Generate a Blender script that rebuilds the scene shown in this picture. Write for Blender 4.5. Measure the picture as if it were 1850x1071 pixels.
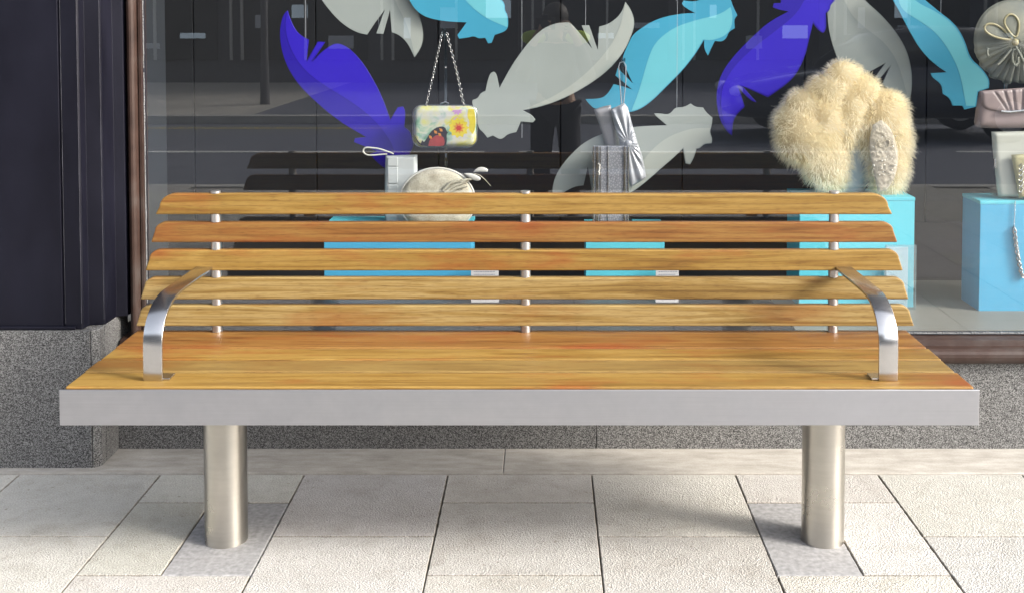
import bpy, bmesh, math, random
from math import sin, cos, pi, radians, sqrt, atan2
from mathutils import Vector, Matrix, noise
from mathutils.geometry import delaunay_2d_cdt
random.seed(7)
for o in list(bpy.data.objects): bpy.data.objects.remove(o)
S = bpy.context.scene
COL = S.collection

# ------------------------------------------------------------------ camera
F = 2050.0; CX = 985.0; TH = radians(2.5); HOR = 35.0
CY = HOR + F*math.tan(TH); H = 1.40
cd = bpy.data.cameras.new("camera"); cam = bpy.data.objects.new("camera", cd); COL.objects.link(cam)
cam.location = (0, 0, H); cam.rotation_euler = (pi/2-TH, 0, 0)
cd.sensor_width = 36; cd.lens = 36*F/1850
cd.shift_x = (925-CX)/1850; cd.shift_y = (CY-535.5)/1850
cd.clip_start = 0.05; cd.clip_end = 400
S.camera = cam
# ------------------------------------------------------------------ sky, sun, exposure
SUN_DIR = Vector((1.62, -0.70, 1.0)).normalized()        # towards the sun
W = bpy.data.worlds.new("World"); S.world = W; W.use_nodes = True
nt = W.node_tree; bg = nt.nodes['Background']
sky = nt.nodes.new('ShaderNodeTexSky'); sky.sky_type = 'NISHITA'; sky.sun_disc = False
sky.sun_elevation = math.asin(SUN_DIR.z); sky.sun_rotation = math.atan2(SUN_DIR.x, SUN_DIR.y)
sky.air_density = 1.0; sky.dust_density = 3.0; sky.ozone_density = 1.0
hs = nt.nodes.new('ShaderNodeHueSaturation'); hs.inputs['Saturation'].default_value = .45   # thin high cloud whitens the sky
nt.links.new(sky.outputs[0], hs.inputs['Color']); nt.links.new(hs.outputs[0], bg.inputs[0]); bg.inputs[1].default_value = 0.15
ld = bpy.data.lights.new("sun", 'SUN'); sun = bpy.data.objects.new("sun", ld); COL.objects.link(sun)
ld.energy = 1.68; ld.angle = radians(13); ld.color = (1, .95, .87)
sun.rotation_euler = SUN_DIR.to_track_quat('Z', 'Y').to_euler(); sun.location = (8, -4, 6)
S.view_settings.view_transform = 'Standard'; S.view_settings.look = 'None'
S.view_settings.exposure = 1.82; S.view_settings.gamma = 1.0
S.render.engine = 'CYCLES'
S.cycles.max_bounces = 14; S.cycles.diffuse_bounces = 10; S.cycles.glossy_bounces = 4; S.cycles.transparent_max_bounces = 16
S.cycles.sample_clamp_indirect = 4

# ------------------------------------------------------------------ pixel of the 1850x1071 photo -> point
def ray(px, py):
    u = (px-CX)/F; v = (py-CY)/F
    return Vector((u, cos(TH)-v*sin(TH), -(v*cos(TH)+sin(TH))))
def atY(px, py, Y):
    d = ray(px, py); t = Y/d.y; return (d.x*t, H+d.z*t)
def atz(px, py, z):
    d = ray(px, py); t = (z-H)/d.z; return (d.x*t, d.y*t)

# ------------------------------------------------------------------ object helpers
def tag(o, label=None, cat=None, group=None, kind=None):
    if label: o['label'] = label
    if cat: o['category'] = cat
    if group: o['group'] = group
    if kind: o['kind'] = kind
    return o
def empty(name, loc, label, cat, group=None):
    o = bpy.data.objects.new(name, None); COL.objects.link(o); o.location = loc
    o.empty_display_size = .05
    return tag(o, label, cat, group)
class MB:
    def __init__(s): s.v = []; s.f = []; s.sm = []; s.attr = []
    def add(s, vs, fs, smooth=False):
        b = len(s.v); s.v += [tuple(p) for p in vs]
        for f in fs: s.f.append([b+i for i in f]); s.sm.append(smooth)
    def box(s, x0, x1, y0, y1, z0, z1):
        s.add([(x0,y0,z0),(x1,y0,z0),(x1,y1,z0),(x0,y1,z0),(x0,y0,z1),(x1,y0,z1),(x1,y1,z1),(x0,y1,z1)],
              [(0,3,2,1),(4,5,6,7),(0,1,5,4),(1,2,6,5),(2,3,7,6),(3,0,4,7)])
    def tube(s, path, r, n=12, cap=True, smooth=True):
        P = [Vector(p) for p in path]; R = r if isinstance(r, (list, tuple)) else [r]*len(P)
        up = None; vs = []
        for i, p in enumerate(P):
            t = (P[min(i+1, len(P)-1)]-P[max(i-1, 0)]).normalized()
            if up is None: up = t.orthogonal().normalized()
            up = (up - t*up.dot(t)).normalized(); w = t.cross(up)
            for k in range(n):
                a = 2*pi*k/n; vs.append(p+(up*cos(a)+w*sin(a))*R[i])
        fs = []
        for i in range(len(P)-1):
            for k in range(n):
                a = i*n+k; b = i*n+(k+1) % n; fs.append((a, b, b+n, a+n))
        s.add(vs, fs, smooth)
        if cap:
            s.add(vs[:n], [tuple(range(n))[::-1]]); s.add(vs[-n:], [tuple(range(n))])
    def prism(s, pts, y0, y1):            # polygon in x,z extruded along y
        n = len(pts); vs = [(x, y0, z) for x, z in pts]+[(x, y1, z) for x, z in pts]
        fs = [tuple(range(n)), tuple(range(2*n-1, n-1, -1))]+[(i+n, (i+1) % n+n, (i+1) % n, i) for i in range(n)]
        s.add(vs, fs)
    def sphere(s, c, r, n=12, m=8):
        rx, ry, rz = r if isinstance(r, (tuple, list)) else (r, r, r)
        vs = [(c[0], c[1], c[2]+rz)]
        for i in range(1, m):
            a = pi*i/m
            for k in range(n): vs.append((c[0]+rx*sin(a)*cos(2*pi*k/n), c[1]+ry*sin(a)*sin(2*pi*k/n), c[2]+rz*cos(a)))
        vs.append((c[0], c[1], c[2]-rz)); fs = []
        for k in range(n): fs.append((0, 1+k, 1+(k+1) % n))
        for i in range(m-2):
            for k in range(n):
                a = 1+i*n+k; b = 1+i*n+(k+1) % n; fs.append((a, a+n, b+n, b))
        for k in range(n):
            a = 1+(m-2)*n+k; b = 1+(m-2)*n+(k+1) % n; fs.append((a, len(vs)-1, b))
        s.add(vs, fs, True)
    def build(s, name, mat, parent=None, bevel=0, seg=2, matrix=None, flip=True):
        me = bpy.data.meshes.new(name); me.from_pydata(s.v, [], s.f); me.update()
        me.polygons.foreach_set('use_smooth', s.sm)
        if flip:
            bm = bmesh.new(); bm.from_mesh(me); bmesh.ops.recalc_face_normals(bm, faces=bm.faces); bm.to_mesh(me); bm.free()
        o = bpy.data.objects.new(name, me); COL.objects.link(o)
        if mat: me.materials.append(mat)
        if bevel:
            m = o.modifiers.new('bevel', 'BEVEL'); m.width = bevel; m.segments = seg; m.limit_method = 'ANGLE'; m.angle_limit = radians(40)
            m.harden_normals = False
        if parent is not None:
            o.parent = parent; o.matrix_parent_inverse = Matrix.Translation(-Vector(parent_loc(parent)))
        return o
def parent_loc(p):
    l = Vector((0, 0, 0))
    while p is not None:
        l += Vector(p.location)
        if p.parent is not None: l += p.matrix_parent_inverse.to_translation()
        p = p.parent
    return l

# ------------------------------------------------------------------ materials
def mat(name):
    m = bpy.data.materials.new(name); m.use_nodes = True; t = m.node_tree
    return m, t, t.nodes['Principled BSDF']
def N(t, ty, **kw):
    n = t.nodes.new('ShaderNode'+ty)
    for k, v in kw.items():
        if k in n.inputs: n.inputs[k].default_value = v
        else: setattr(n, k, v)
    return n
def L(t, a, b): t.links.new(a, b)
def ramp(t, fac, stops, interp='LINEAR'):
    r = t.nodes.new('ShaderNodeValToRGB'); r.color_ramp.interpolation = interp
    e = r.color_ramp.elements
    while len(e) < len(stops): e.new(.5)
    for i, (p, c) in enumerate(stops):
        e[i].position = p; e[i].color = (*c, 1) if len(c) == 3 else c
    L(t, fac, r.inputs[0]); return r
def mix(t, fac, a, b, mode='MIX'):
    m = t.nodes.new('ShaderNodeMix'); m.data_type = 'RGBA'; m.blend_type = mode
    for s, v in ((m.inputs[0], fac), (m.inputs[6], a), (m.inputs[7], b)):
        if hasattr(v, 'links'): L(t, v, s)
        else: s.default_value = v if isinstance(v, (int, float)) else (*v, 1)
    return m.outputs[2]
def coords(t, scale=(1, 1, 1), rnd=0):
    tc = t.nodes.new('ShaderNodeTexCoord'); mp = t.nodes.new('ShaderNodeMapping'); mp.inputs['Scale'].default_value = scale
    L(t, tc.outputs['Object'], mp.inputs[0])
    if rnd:
        oi = t.nodes.new('ShaderNodeObjectInfo'); m = N(t, 'Math', operation='MULTIPLY'); m.inputs[1].default_value = rnd
        L(t, oi.outputs['Random'], m.inputs[0]); c = t.nodes.new('ShaderNodeCombineXYZ')
        for i in range(3): L(t, m.outputs[0], c.inputs[i])
        L(t, c.outputs[0], mp.inputs['Location'])
    return mp.outputs[0]
def noise_tex(t, vec, scale, detail=4, rough=.5, dist=0):
    n = N(t, 'TexNoise'); n.inputs['Scale'].default_value = scale; n.inputs['Detail'].default_value = detail
    n.inputs['Roughness'].default_value = rough; n.inputs['Distortion'].default_value = dist
    L(t, vec, n.inputs['Vector']); return n.outputs['Fac']
def bump(t, p, h, strength, dist=.002):
    b = t.nodes.new('ShaderNodeBump'); b.inputs['Strength'].default_value = strength; b.inputs['Distance'].default_value = dist
    L(t, h, b.inputs['Height']); L(t, b.outputs[0], p.inputs['Normal']); return b
def simple(name, col, rough=.5, metal=0, spec=.5, var=.12, vscale=8, bmp=0, bscale=200):
    m, t, p = mat(name); v = coords(t)
    f = noise_tex(t, v, vscale, 5)
    c = mix(t, f, tuple(x*(1-var) for x in col), tuple(min(1, x*(1+var)) for x in col))
    L(t, c, p.inputs['Base Color']); p.inputs['Roughness'].default_value = rough
    p.inputs['Metallic'].default_value = metal; p.inputs['Specular IOR Level'].default_value = spec
    if bmp: bump(t, p, noise_tex(t, v, bscale, 3), bmp, .001)
    return m

def wood_mat(name, tone):
    m, t, p = mat(name)
    v1 = coords(t, (1.4, 27, 27), 37)
    v2 = coords(t, (28, 480, 480), 11)
    v4 = coords(t, (.9, 13, 13), 29)
    v3 = coords(t, (2.2, 9, 9), 19)
    f1 = noise_tex(t, v1, 1.0, 5, .55, 1.6)
    wv = N(t, 'TexWave'); wv.bands_direction = 'Z'; wv.inputs['Scale'].default_value = 1.3; wv.inputs['Distortion'].default_value = 9
    wv.inputs['Detail'].default_value = 3; wv.inputs['Detail Scale'].default_value = .8; L(t, v4, wv.inputs['Vector'])
    f2 = noise_tex(t, v2, 1.0, 3, .6)
    f3 = noise_tex(t, v3, 1.0, 4, .6)
    a, b, c, r = tone
    base = ramp(t, f1, [(.30, a), (.42, b), (.56, c), (.64, b), (.74, c)]).outputs[0]
    wl = ramp(t, wv.outputs['Fac'], [(0, (.5, .42, .36)), (.16, (.9, .88, .86)), (.5, (1, 1, 1))]).outputs[0]
    base = mix(t, .42, base, wl, 'MULTIPLY')
    red = ramp(t, f3, [(.52, (0, 0, 0)), (.72, (1, 1, 1))]).outputs[0]
    base = mix(t, red, base, r)
    pores = ramp(t, f2, [(.34, (.5, .42, .38)), (.46, (1, 1, 1))]).outputs[0]
    base = mix(t, .6, base, pores, 'MULTIPLY')
    vn = coords(t, (1.6, 12, 12), 53); vo = N(t, 'TexVoronoi'); vo.inputs['Scale'].default_value = 1.1; L(t, vn, vo.inputs['Vector'])
    kn = ramp(t, vo.outputs['Distance'], [(.03, (.35, .2, .12)), (.1, (1, 1, 1))]).outputs[0]
    base = mix(t, .6, base, kn, 'MULTIPLY')
    L(t, base, p.inputs['Base Color']); p.inputs['Roughness'].default_value = .5
    p.inputs['Specular IOR Level'].default_value = .35
    bump(t, p, f2, .25, .0006)
    return m
TONE_Y = ((0.1357, 0.0654, 0.0128), (0.2043, 0.1149, 0.0223), (0.2633, 0.1628, 0.0415), (0.2075, 0.0575, 0.0112))
TONE_R = ((0.1149, 0.0431, 0.0096), (0.1788, 0.0766, 0.0168), (0.2202, 0.1133, 0.0287), (0.1835, 0.0415, 0.0088))
TONE_P = ((0.1468, 0.0846, 0.0207), (0.2202, 0.1389, 0.0399), (0.2953, 0.2107, 0.083), (0.2075, 0.083, 0.0192))
M_WOOD = wood_mat('iroko_wood', TONE_Y); M_WOODR = wood_mat('iroko_wood_reddish', TONE_R); M_WOODP = wood_mat('iroko_wood_pale', TONE_P)

def steel_mat(name, sc, base=(.62, .61, .62), rough=.34, aniso=0):
    m, t, p = mat(name); v = coords(t, sc)
    f = noise_tex(t, v, 1, 4, .6); v2 = coords(t, (3, 3, 3)); g = noise_tex(t, v2, 2, 4, .6)
    c = mix(t, f, tuple(x*.88 for x in base), tuple(x*1.1 for x in base)); c = mix(t, ramp(t, g, [(.35, (0, 0, 0)), (.65, (.8, .8, .8))]).outputs[0], c, tuple(x*.84 for x in base))
    L(t, c, p.inputs['Base Color']); p.inputs['Metallic'].default_value = 1
    rr = ramp(t, g, [(.3, (rough*.85,)*3), (.7, (rough*1.2,)*3)]); L(t, rr.outputs[0], p.inputs['Roughness'])
    if aniso:
        tn = N(t, 'Tangent'); tn.direction_type = 'RADIAL'; tn.axis = 'Z'; L(t, tn.outputs[0], p.inputs['Tangent'])
        p.inputs['Anisotropic'].default_value = aniso; p.inputs['Anisotropic Rotation'].default_value = .25
    if not aniso: bump(t, p, f, .04, .0002)
    return m
M_STEEL_X = steel_mat('brushed_steel_beam', (4, 500, 700), (0.4575, 0.4575, 0.4819), .42)
M_STEEL_L = steel_mat('brushed_steel_leg', (5, 5, 110), (0.5734, 0.5429, 0.488), .30, .8)
M_STEEL_A = steel_mat('brushed_steel_arm', (12, 60, 500), (0.61, 0.5917, 0.5734), .22)
M_FRAME = simple('dark_galvanised_frame', (.05, .05, .052), .6, metal=.3)
M_STEEL_R = steel_mat('satin_steel_rod', (6, 6, 6), (0.5612, 0.5368, 0.5246), .4)

def granite_mat(name, cols, scale=260):
    m, t, p = mat(name); v = coords(t)
    vo = N(t, 'TexVoronoi'); vo.inputs['Scale'].default_value = scale; L(t, v, vo.inputs['Vector'])
    sep = N(t, 'SeparateColor'); L(t, vo.outputs['Color'], sep.inputs[0])
    f = noise_tex(t, v, scale*.45, 4, .6)
    m1 = N(t, 'Math', operation='MULTIPLY_ADD'); m1.inputs[1].default_value = .6; L(t, sep.outputs[0], m1.inputs[0])
    m2 = N(t, 'Math', operation='MULTIPLY'); m2.inputs[1].default_value = .45; L(t, f, m2.inputs[0]); L(t, m2.outputs[0], m1.inputs[2])
    c = ramp(t, m1.outputs[0], cols, 'LINEAR').outputs[0]
    big = noise_tex(t, v, 3, 3)
    c = mix(t, ramp(t, big, [(.3, (0, 0, 0)), (.7, (.5, .5, .5))]).outputs[0], c, mix(t, .8, c, (.75, .75, .72), 'MULTIPLY'))
    L(t, c, p.inputs['Base Color']); p.inputs['Roughness'].default_value = .45; p.inputs['Specular IOR Level'].default_value = .35
    return m
M_GRAN = granite_mat('grey_granite', [(.20, (.012, .012, .013)), (.40, (.06, .058, .057)), (.58, (.15, .147, .144)), (.8, (.29, .287, .283))], 460)

def paving_mat():
    m, t, p = mat('bush_hammered_paving'); v = coords(t)
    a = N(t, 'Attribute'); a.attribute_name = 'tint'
    f = noise_tex(t, v, 230, 3, .65); big = noise_tex(t, v, 2.6, 5, .6); mid = noise_tex(t, v, 22, 4, .6)
    vo = N(t, 'TexVoronoi'); vo.inputs['Scale'].default_value = 210; L(t, v, vo.inputs['Vector'])
    c = mix(t, ramp(t, f, [(.3, (0, 0, 0)), (.68, (1, 1, 1))]).outputs[0], (0.3519, 0.345, 0.3215), (0.5727, 0.5658, 0.5451))
    c = mix(t, .6, c, ramp(t, big, [(.3, (.84, .83, .81)), (.65, (1, 1, 1))]).outputs[0], 'MULTIPLY')
    c = mix(t, .5, c, ramp(t, mid, [(.3, (.8, .79, .77)), (.6, (1, 1, 1))]).outputs[0], 'MULTIPLY')
    sp = noise_tex(t, v, 60, 2, .5)
    c = mix(t, .8, c, ramp(t, sp, [(.24, (.55, .5, .45)), (.33, (1, 1, 1))]).outputs[0], 'MULTIPLY')
    vs_ = N(t, 'TexVoronoi'); vs_.inputs['Scale'].default_value = 5.5; vs_.inputs['Randomness'].default_value = 1; L(t, v, vs_.inputs['Vector'])
    sc_ = N(t, 'SeparateColor'); L(t, vs_.outputs['Color'], sc_.inputs[0])
    thr = N(t, 'Math', operation='MULTIPLY'); thr.inputs[1].default_value = .085; L(t, sc_.outputs[0], thr.inputs[0])
    ls = N(t, 'Math', operation='LESS_THAN'); L(t, vs_.outputs['Distance'], ls.inputs[0]); L(t, thr.outputs[0], ls.inputs[1])
    g2 = N(t, 'Math', operation='GREATER_THAN'); g2.inputs[1].default_value = .6; L(t, sc_.outputs[1], g2.inputs[0])
    m2_ = N(t, 'Math', operation='MULTIPLY'); L(t, ls.outputs[0], m2_.inputs[0]); L(t, g2.outputs[0], m2_.inputs[1])
    m3_ = N(t, 'Math', operation='MULTIPLY'); m3_.inputs[1].default_value = .35; L(t, m2_.outputs[0], m3_.inputs[0])
    c = mix(t, m3_.outputs[0], c, (.16, .15, .14))      # trodden in gum and drips
    dirt = noise_tex(t, v, 7, 7, .7, .5)
    c = mix(t, .5, c, ramp(t, dirt, [(.34, (.74, .72, .68)), (.5, (1, 1, 1))]).outputs[0], 'MULTIPLY')
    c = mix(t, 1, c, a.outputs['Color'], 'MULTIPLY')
    L(t, c, p.inputs['Base Color']); p.inputs['Roughness'].default_value = .85; p.inputs['Specular IOR Level'].default_value = .25
    h = N(t, 'Math', operation='ADD'); L(t, f, h.inputs[0]); L(t, vo.outputs['Distance'], h.inputs[1])
    bump(t, p, h.outputs[0], .8, .003)
    return m
M_PAVE = paving_mat()
def smooth_stone():
    m, t, p = mat('smooth_border_stone'); v = coords(t, (1, 3, 3)); v0 = coords(t)
    f = noise_tex(t, v, 9, 6, .65); g = noise_tex(t, v0, 200, 2)
    c = ramp(t, f, [(.3, (.28, .258, .222)), (.7, (.445, .418, .375))]).outputs[0]
    c = mix(t, .4, c, ramp(t, g, [(.3, (.7, .7, .7)), (.6, (1, 1, 1))]).outputs[0], 'MULTIPLY')
    L(t, c, p.inputs['Base Color']); p.inputs['Roughness'].default_value = .7; bump(t, p, g, .3, .0015)
    return m
M_BORDER = smooth_stone()
M_INSERT = simple('grey_sandstone_insert', (.27, .267, .268), .8, var=.6, vscale=70, bmp=.6, bscale=60)
M_GROUT = simple('dark_joint_sand', (.16, .14, .11), .95, var=.5, vscale=30, bmp=.5)
M_ASPH = simple('asphalt', (.12, .13, .16), .9, var=.35, vscale=60, bmp=.5)
M_KERB = simple('kerb_stone', (.42, .41, .38), .8, var=.2)
M_FARPAVE = simple('far_paving', (.40, .38, .34), .85, var=.2)
M_WHITE = simple('white_road_paint', (.72, .72, .70), .7)
M_YELLOW = simple('yellow_road_paint', (.62, .50, .06), .7)

def paint_mat():
    m, t, p = mat('navy_gloss_paint'); v = coords(t, (1, 1, .4)); f = noise_tex(t, v, 4, 6, .6); g = noise_tex(t, coords(t), 60, 4, .65)
    c = ramp(t, f, [(.3, (.0030, .0029, .0062)), (.7, (.0070, .0070, .0140))]).outputs[0]
    c = mix(t, ramp(t, g, [(.62, (0, 0, 0)), (.8, (.35, .35, .35))]).outputs[0], c, (.012, .0118, .018))
    L(t, c, p.inputs['Base Color']); p.inputs['Specular IOR Level'].default_value = .18
    L(t, ramp(t, f, [(.3, (.42,)*3), (.7, (.6,)*3)]).outputs[0], p.inputs['Roughness']); bump(t, p, g, .12, .001)
    return m
M_PAINT = paint_mat()
def bronze_mat():
    m, t, p = mat('aged_bronze'); v = coords(t, (30, 30, 2)); f = noise_tex(t, v, 1, 5, .6); g = noise_tex(t, coords(t), 7, 6, .65)
    c = ramp(t, g, [(.3, (.026, .014, .011)), (.5, (.047, .027, .021)), (.7, (.07, .055, .049))]).outputs[0]
    c = mix(t, .5, c, ramp(t, f, [(.3, (.55, .55, .55)), (.7, (1, 1, 1))]).outputs[0], 'MULTIPLY')
    L(t, c, p.inputs['Base Color']); p.inputs['Metallic'].default_value = .1; p.inputs['Roughness'].default_value = .38; p.inputs['Specular IOR Level'].default_value = .3
    bump(t, p, f, .1, .001); return m
M_BRONZE = bronze_mat()
M_SEAL = simple('old_silicone_seal', (.20, .20, .20), .6, var=.9, vscale=60)
M_DARK = simple('dark_rubber', (.015, .015, .02), .5)
M_BACK = simple('charcoal_backdrop', (.0125, .0135, .0165), .7, var=.25, vscale=3)
M_REVEAL = simple('grey_reveal_panel', (.014, .017, .021), .6, var=.15, vscale=3)
M_DFLOOR = simple('display_floor', (.022, .022, .025), .6, var=.2, vscale=5); M_DFLOOR_PALE = simple('pale_display_floor', (.165, .16, .14), .5, var=.12, vscale=5)  # dark floor colour holds the bench's shade; pale one is the unshaded floor
def glass_mat(name, tint=(.93, .96, .96), ior=1.52, boost=1.0, rough=0.0):
    m = bpy.data.materials.new(name); m.use_nodes = True; t = m.node_tree; t.nodes.clear()
    out = N(t, 'OutputMaterial'); tr = N(t, 'BsdfTransparent'); tr.inputs[0].default_value = (*tint, 1)
    gl = N(t, 'BsdfGlossy'); gl.inputs['Roughness'].default_value = rough; gl.inputs['Color'].default_value = (1, 1, 1, 1)
    # two-sided pane reflectance (Schlick), the same from inside and outside
    ge = N(t, 'NewGeometry'); dt = N(t, 'VectorMath', operation='DOT_PRODUCT'); L(t, ge.outputs['Normal'], dt.inputs[0]); L(t, ge.outputs['Incoming'], dt.inputs[1])
    ab = N(t, 'Math', operation='ABSOLUTE'); L(t, dt.outputs['Value'], ab.inputs[0])
    su = N(t, 'Math', operation='SUBTRACT'); su.inputs[0].default_value = 1; L(t, ab.outputs[0], su.inputs[1])
    pw = N(t, 'Math', operation='POWER'); pw.inputs[1].default_value = 5; L(t, su.outputs[0], pw.inputs[0])
    mu = N(t, 'Math', operation='MULTIPLY_ADD'); mu.inputs[1].default_value = .9; mu.inputs[2].default_value = .05*boost; mu.use_clamp = True
    L(t, pw.outputs[0], mu.inputs[0]); ms = N(t, 'MixShader')
    L(t, mu.outputs[0], ms.inputs[0]); L(t, tr.outputs[0], ms.inputs[1]); L(t, gl.outputs[0], ms.inputs[2]); L(t, ms.outputs[0], out.inputs[0])
    return m
M_GLASS = glass_mat('shop_window_glass', (.99, 1, 1), boost=1.9)
M_ACR = glass_mat('clear_acrylic', (.80, .88, .90), boost=3)
M_THREAD = simple('nylon_thread', (.35, .37, .4), .4)

# ------------------------------------------------------------------ ground and pavement (structure)
GZ = -0.012
def sheet(name, x0, x1, y0, y1, z, m):
    mb = MB(); mb.add([(x0, y0, z), (x1, y0, z), (x1, y1, z), (x0, y1, z)], [(0, 1, 2, 3)])
    return tag(mb.build(name, m, flip=False), kind='structure')
YW = atz(985, 812, 0)[1]         # granite under the window meets the ground
YB = atz(985, 856, 0)[1]         # front of the border strip
YC = atz(100, 847, 0)[1]         # front of the column plinth
KERB_Y = -2.2
sheet('ground', -30, 30, -30, 12, -.15, M_GROUT)
mb = MB(); mb.box(-30, 30, KERB_Y+.15, YW+.02, -.14, GZ); tag(mb.build('pavement_bed', M_GROUT), kind='structure')
def slab(mb, cols, x0, x1, y0, y1, g=.0018, z=0.0, tint=(1, 1, 1), step=.012, rag=.0022):
    x0 += g*.6; x1 -= g*.6; y0 += g; y1 -= g
    ring = []
    def edge(a, b):
        n = max(2, int((Vector(b)-Vector(a)).length/step))
        for i in range(n):
            k = i/n; ring.append((a[0]+(b[0]-a[0])*k, a[1]+(b[1]-a[1])*k))
    edge((x0, y0), (x1, y0)); edge((x1, y0), (x1, y1)); edge((x1, y1), (x0, y1)); edge((x0, y1), (x0, y0))
    n = len(ring); cx = (x0+x1)/2; cy = (y0+y1)/2; vs = []
    for k, (off, zz) in enumerate(((.0022, z), (0, z-.0022), (-.0005, z-.009))):
        for (x, y) in ring:
            j = noise.noise(Vector((x*55, y*55, 3)))*rag + noise.noise(Vector((x*14, y*14, 9)))*rag*.8
            dx = -1 if x > cx else 1; dy = -1 if y > cy else 1
            ex = off+abs(j)*(1 if k < 2 else 0)
            wx = min(1, .5+abs(x-cx)/(x1-x0)); wy = min(1, .5+abs(y-cy)/(y1-y0))
            vs.append((x+dx*ex*(1 if abs(abs(x-cx)-(x1-x0)/2) < 1e-5 else 0), y+dy*ex*(1 if abs(abs(y-cy)-(y1-y0)/2) < 1e-5 else 0), zz))
    fs = [tuple(range(n))]
    for k in range(2):
        for i in range(n):
            a = k*n+i; b = k*n+(i+1) % n; fs.append((a, a+n, b+n, b))
    mb.add(vs, fs); cols += [tint]*n+[(.6, .56, .51)]*n+[(.28, .25, .21)]*n  # edges and joint sides tinted darker to subdue the sun on them
XJ = [-2.51, -2.065, -1.62, -1.185, -.743, -.300, .143, .585, 1.025, 1.468, 1.91, 2.35]
for k in range(1, 8): XJ.insert(0, XJ[0]-.444); XJ.append(XJ[-1]+.444)
y968 = atz(985, 968, 0)[1]; y905 = atz(985, 907, 0)[1]; PIT = 2*(y905-y968)
mb = MB(); cols = []
ins = MB(); icols = []
iL = (atz(290, 1038, 0)[0], XJ[XJ.index(-.743)]); iR = (.585, atz(1560, 1038, 0)[0])
for i in range(len(XJ)-1):
    x0, x1 = XJ[i], XJ[i+1]; near = x1 > -2.7 and x0 < 2.7
    par = (i+XJ.index(-1.185)) % 2 == 0      # columns with joints at 905 / 1038
    y = (y905 if par else y968)
    hi = YB; lo = y
    while hi > KERB_Y+.3:
        lo = max(lo, KERB_Y+.15)
        tv = random.uniform(.90, 1.03); tint = (tv, tv*random.uniform(.97, 1.0), tv*random.uniform(.93, 1.0))
        st = .012 if near and hi > 1.8 else .3
        if par and abs(hi-y905) < 1e-4 and abs(x0+1.185) < .01:
            slab(mb, cols, x0, iL[0], lo, hi, tint=tint, step=st); slab(ins, icols, iL[0], x1, lo, hi, z=-.001, step=st)
        elif par and abs(hi-y905) < 1e-4 and abs(x0-.585) < .01:
            slab(ins, icols, x0, iR[1], lo, hi, z=-.001, step=st); slab(mb, cols, iR[1], x1, lo, hi, tint=tint, step=st)
        else: slab(mb, cols, x0, x1, lo, hi, g=random.uniform(.0012, .0026), tint=tint, step=st)
        hi = lo; lo -= PIT
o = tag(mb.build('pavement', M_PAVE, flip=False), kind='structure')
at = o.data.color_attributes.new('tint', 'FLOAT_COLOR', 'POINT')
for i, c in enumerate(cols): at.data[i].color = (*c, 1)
tag(ins.build('pavement_insert', M_INSERT, flip=False), kind='structure')
mb = MB(); c_ = []
xb = [-6, -4.4, -2.6, atz(910, 840, 0)[0], 1.65, 3.3, 5, 7]
for i in range(len(xb)-1): slab(mb, c_, xb[i], xb[i+1], YB, YW+.005, z=.004, g=.001, rag=.001)
tag(mb.build('pavement_border', M_BORDER, flip=False), kind='structure')
mb = MB(); mb.box(-30, 30, KERB_Y, KERB_Y+.146, -.149, .0); tag(mb.build('kerb', M_KERB, bevel=.01), kind='structure')
sheet('road', -60, 60, -9.0, KERB_Y, -.12, M_ASPH)
mb = MB()
for yy in (-2.45, -2.7): mb.add([(-30, yy, -.116), (30, yy, -.116), (30, yy+.09, -.116), (-30, yy+.09, -.116)], [(0, 1, 2, 3)])
for yy in (-8.4,): mb.add([(-30, yy, -.116), (-2.2, yy, -.116), (-2.2, yy+.1, -.116), (-30, yy+.1, -.116)], [(0, 1, 2, 3)])
tag(mb.build('road_marking_yellow', M_YELLOW, flip=False), kind='structure')
mb = MB(); yy = -5.6
for k in range(-5, 6):
    x = k*5-2.3; mb.add([(x-3, yy, -.116), (x+1.6, yy, -.116), (x+1.6, yy+.12, -.116), (x-3, yy+.12, -.116)], [(0, 1, 2, 3)])
tag(mb.build('road_marking_white', M_WHITE, flip=False), kind='structure')
mb = MB(); mb.box(-60, 60, -9.2, -9.0, -.149, .0); tag(mb.build('far_kerb', M_KERB, bevel=.01), kind='structure')
mb = MB(); mb.box(-60, -4.3, -17.6, -9.2, -.149, .0); tag(mb.build('far_pavement', M_FARPAVE), kind='structure')
mb = MB(); mb.box(-4.3, 60, -17.6, -9.2, -.149, -.004); tag(mb.build('far_forecourt', M_ASPH), kind='structure')

# ------------------------------------------------------------------ the shop front
shop = empty('shop_front', (0, YW, 0), 'navy painted shop front with speckled granite base and a wide display window behind the bench', 'shop front')
# column plinth
XPE = atz(180, 847, 0)[0]
ZP = atY(100, 597, YC)[1]
ch = .022
def xprism(mb, pts, z0, z1):          # polygon in x,y extruded along z
    n = len(pts); vs = [(x, y, z0) for x, y in pts]+[(x, y, z1) for x, y in pts]
    mb.add(vs, [tuple(range(n-1, -1, -1)), tuple(range(n, 2*n))]+[(i, (i+1) % n, (i+1) % n+n, i+n) for i in range(n)])
mb = MB()
xprism(mb, [(-2.6, YC), (-2.6, YW+.1), (XPE-ch-.001, YW+.1), (XPE-ch-.001, YC+.001), (XPE-ch-.003, YC)], -.14, ZP)
xprism(mb, [(XPE-ch+.0015, YC+.001), (XPE, YC+ch), (XPE, YC+.058), (XPE-.1, YC+.058), (XPE-ch+.0015, YC+.05)], -.14, ZP)
xprism(mb, [(XPE, YC+.061), (XPE, YW+.1), (XPE-.1, YW+.1), (XPE-.1, YC+.061)], -.14, ZP)
mb.build('column_plinth', M_GRAN, shop, bevel=.002)
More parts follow.
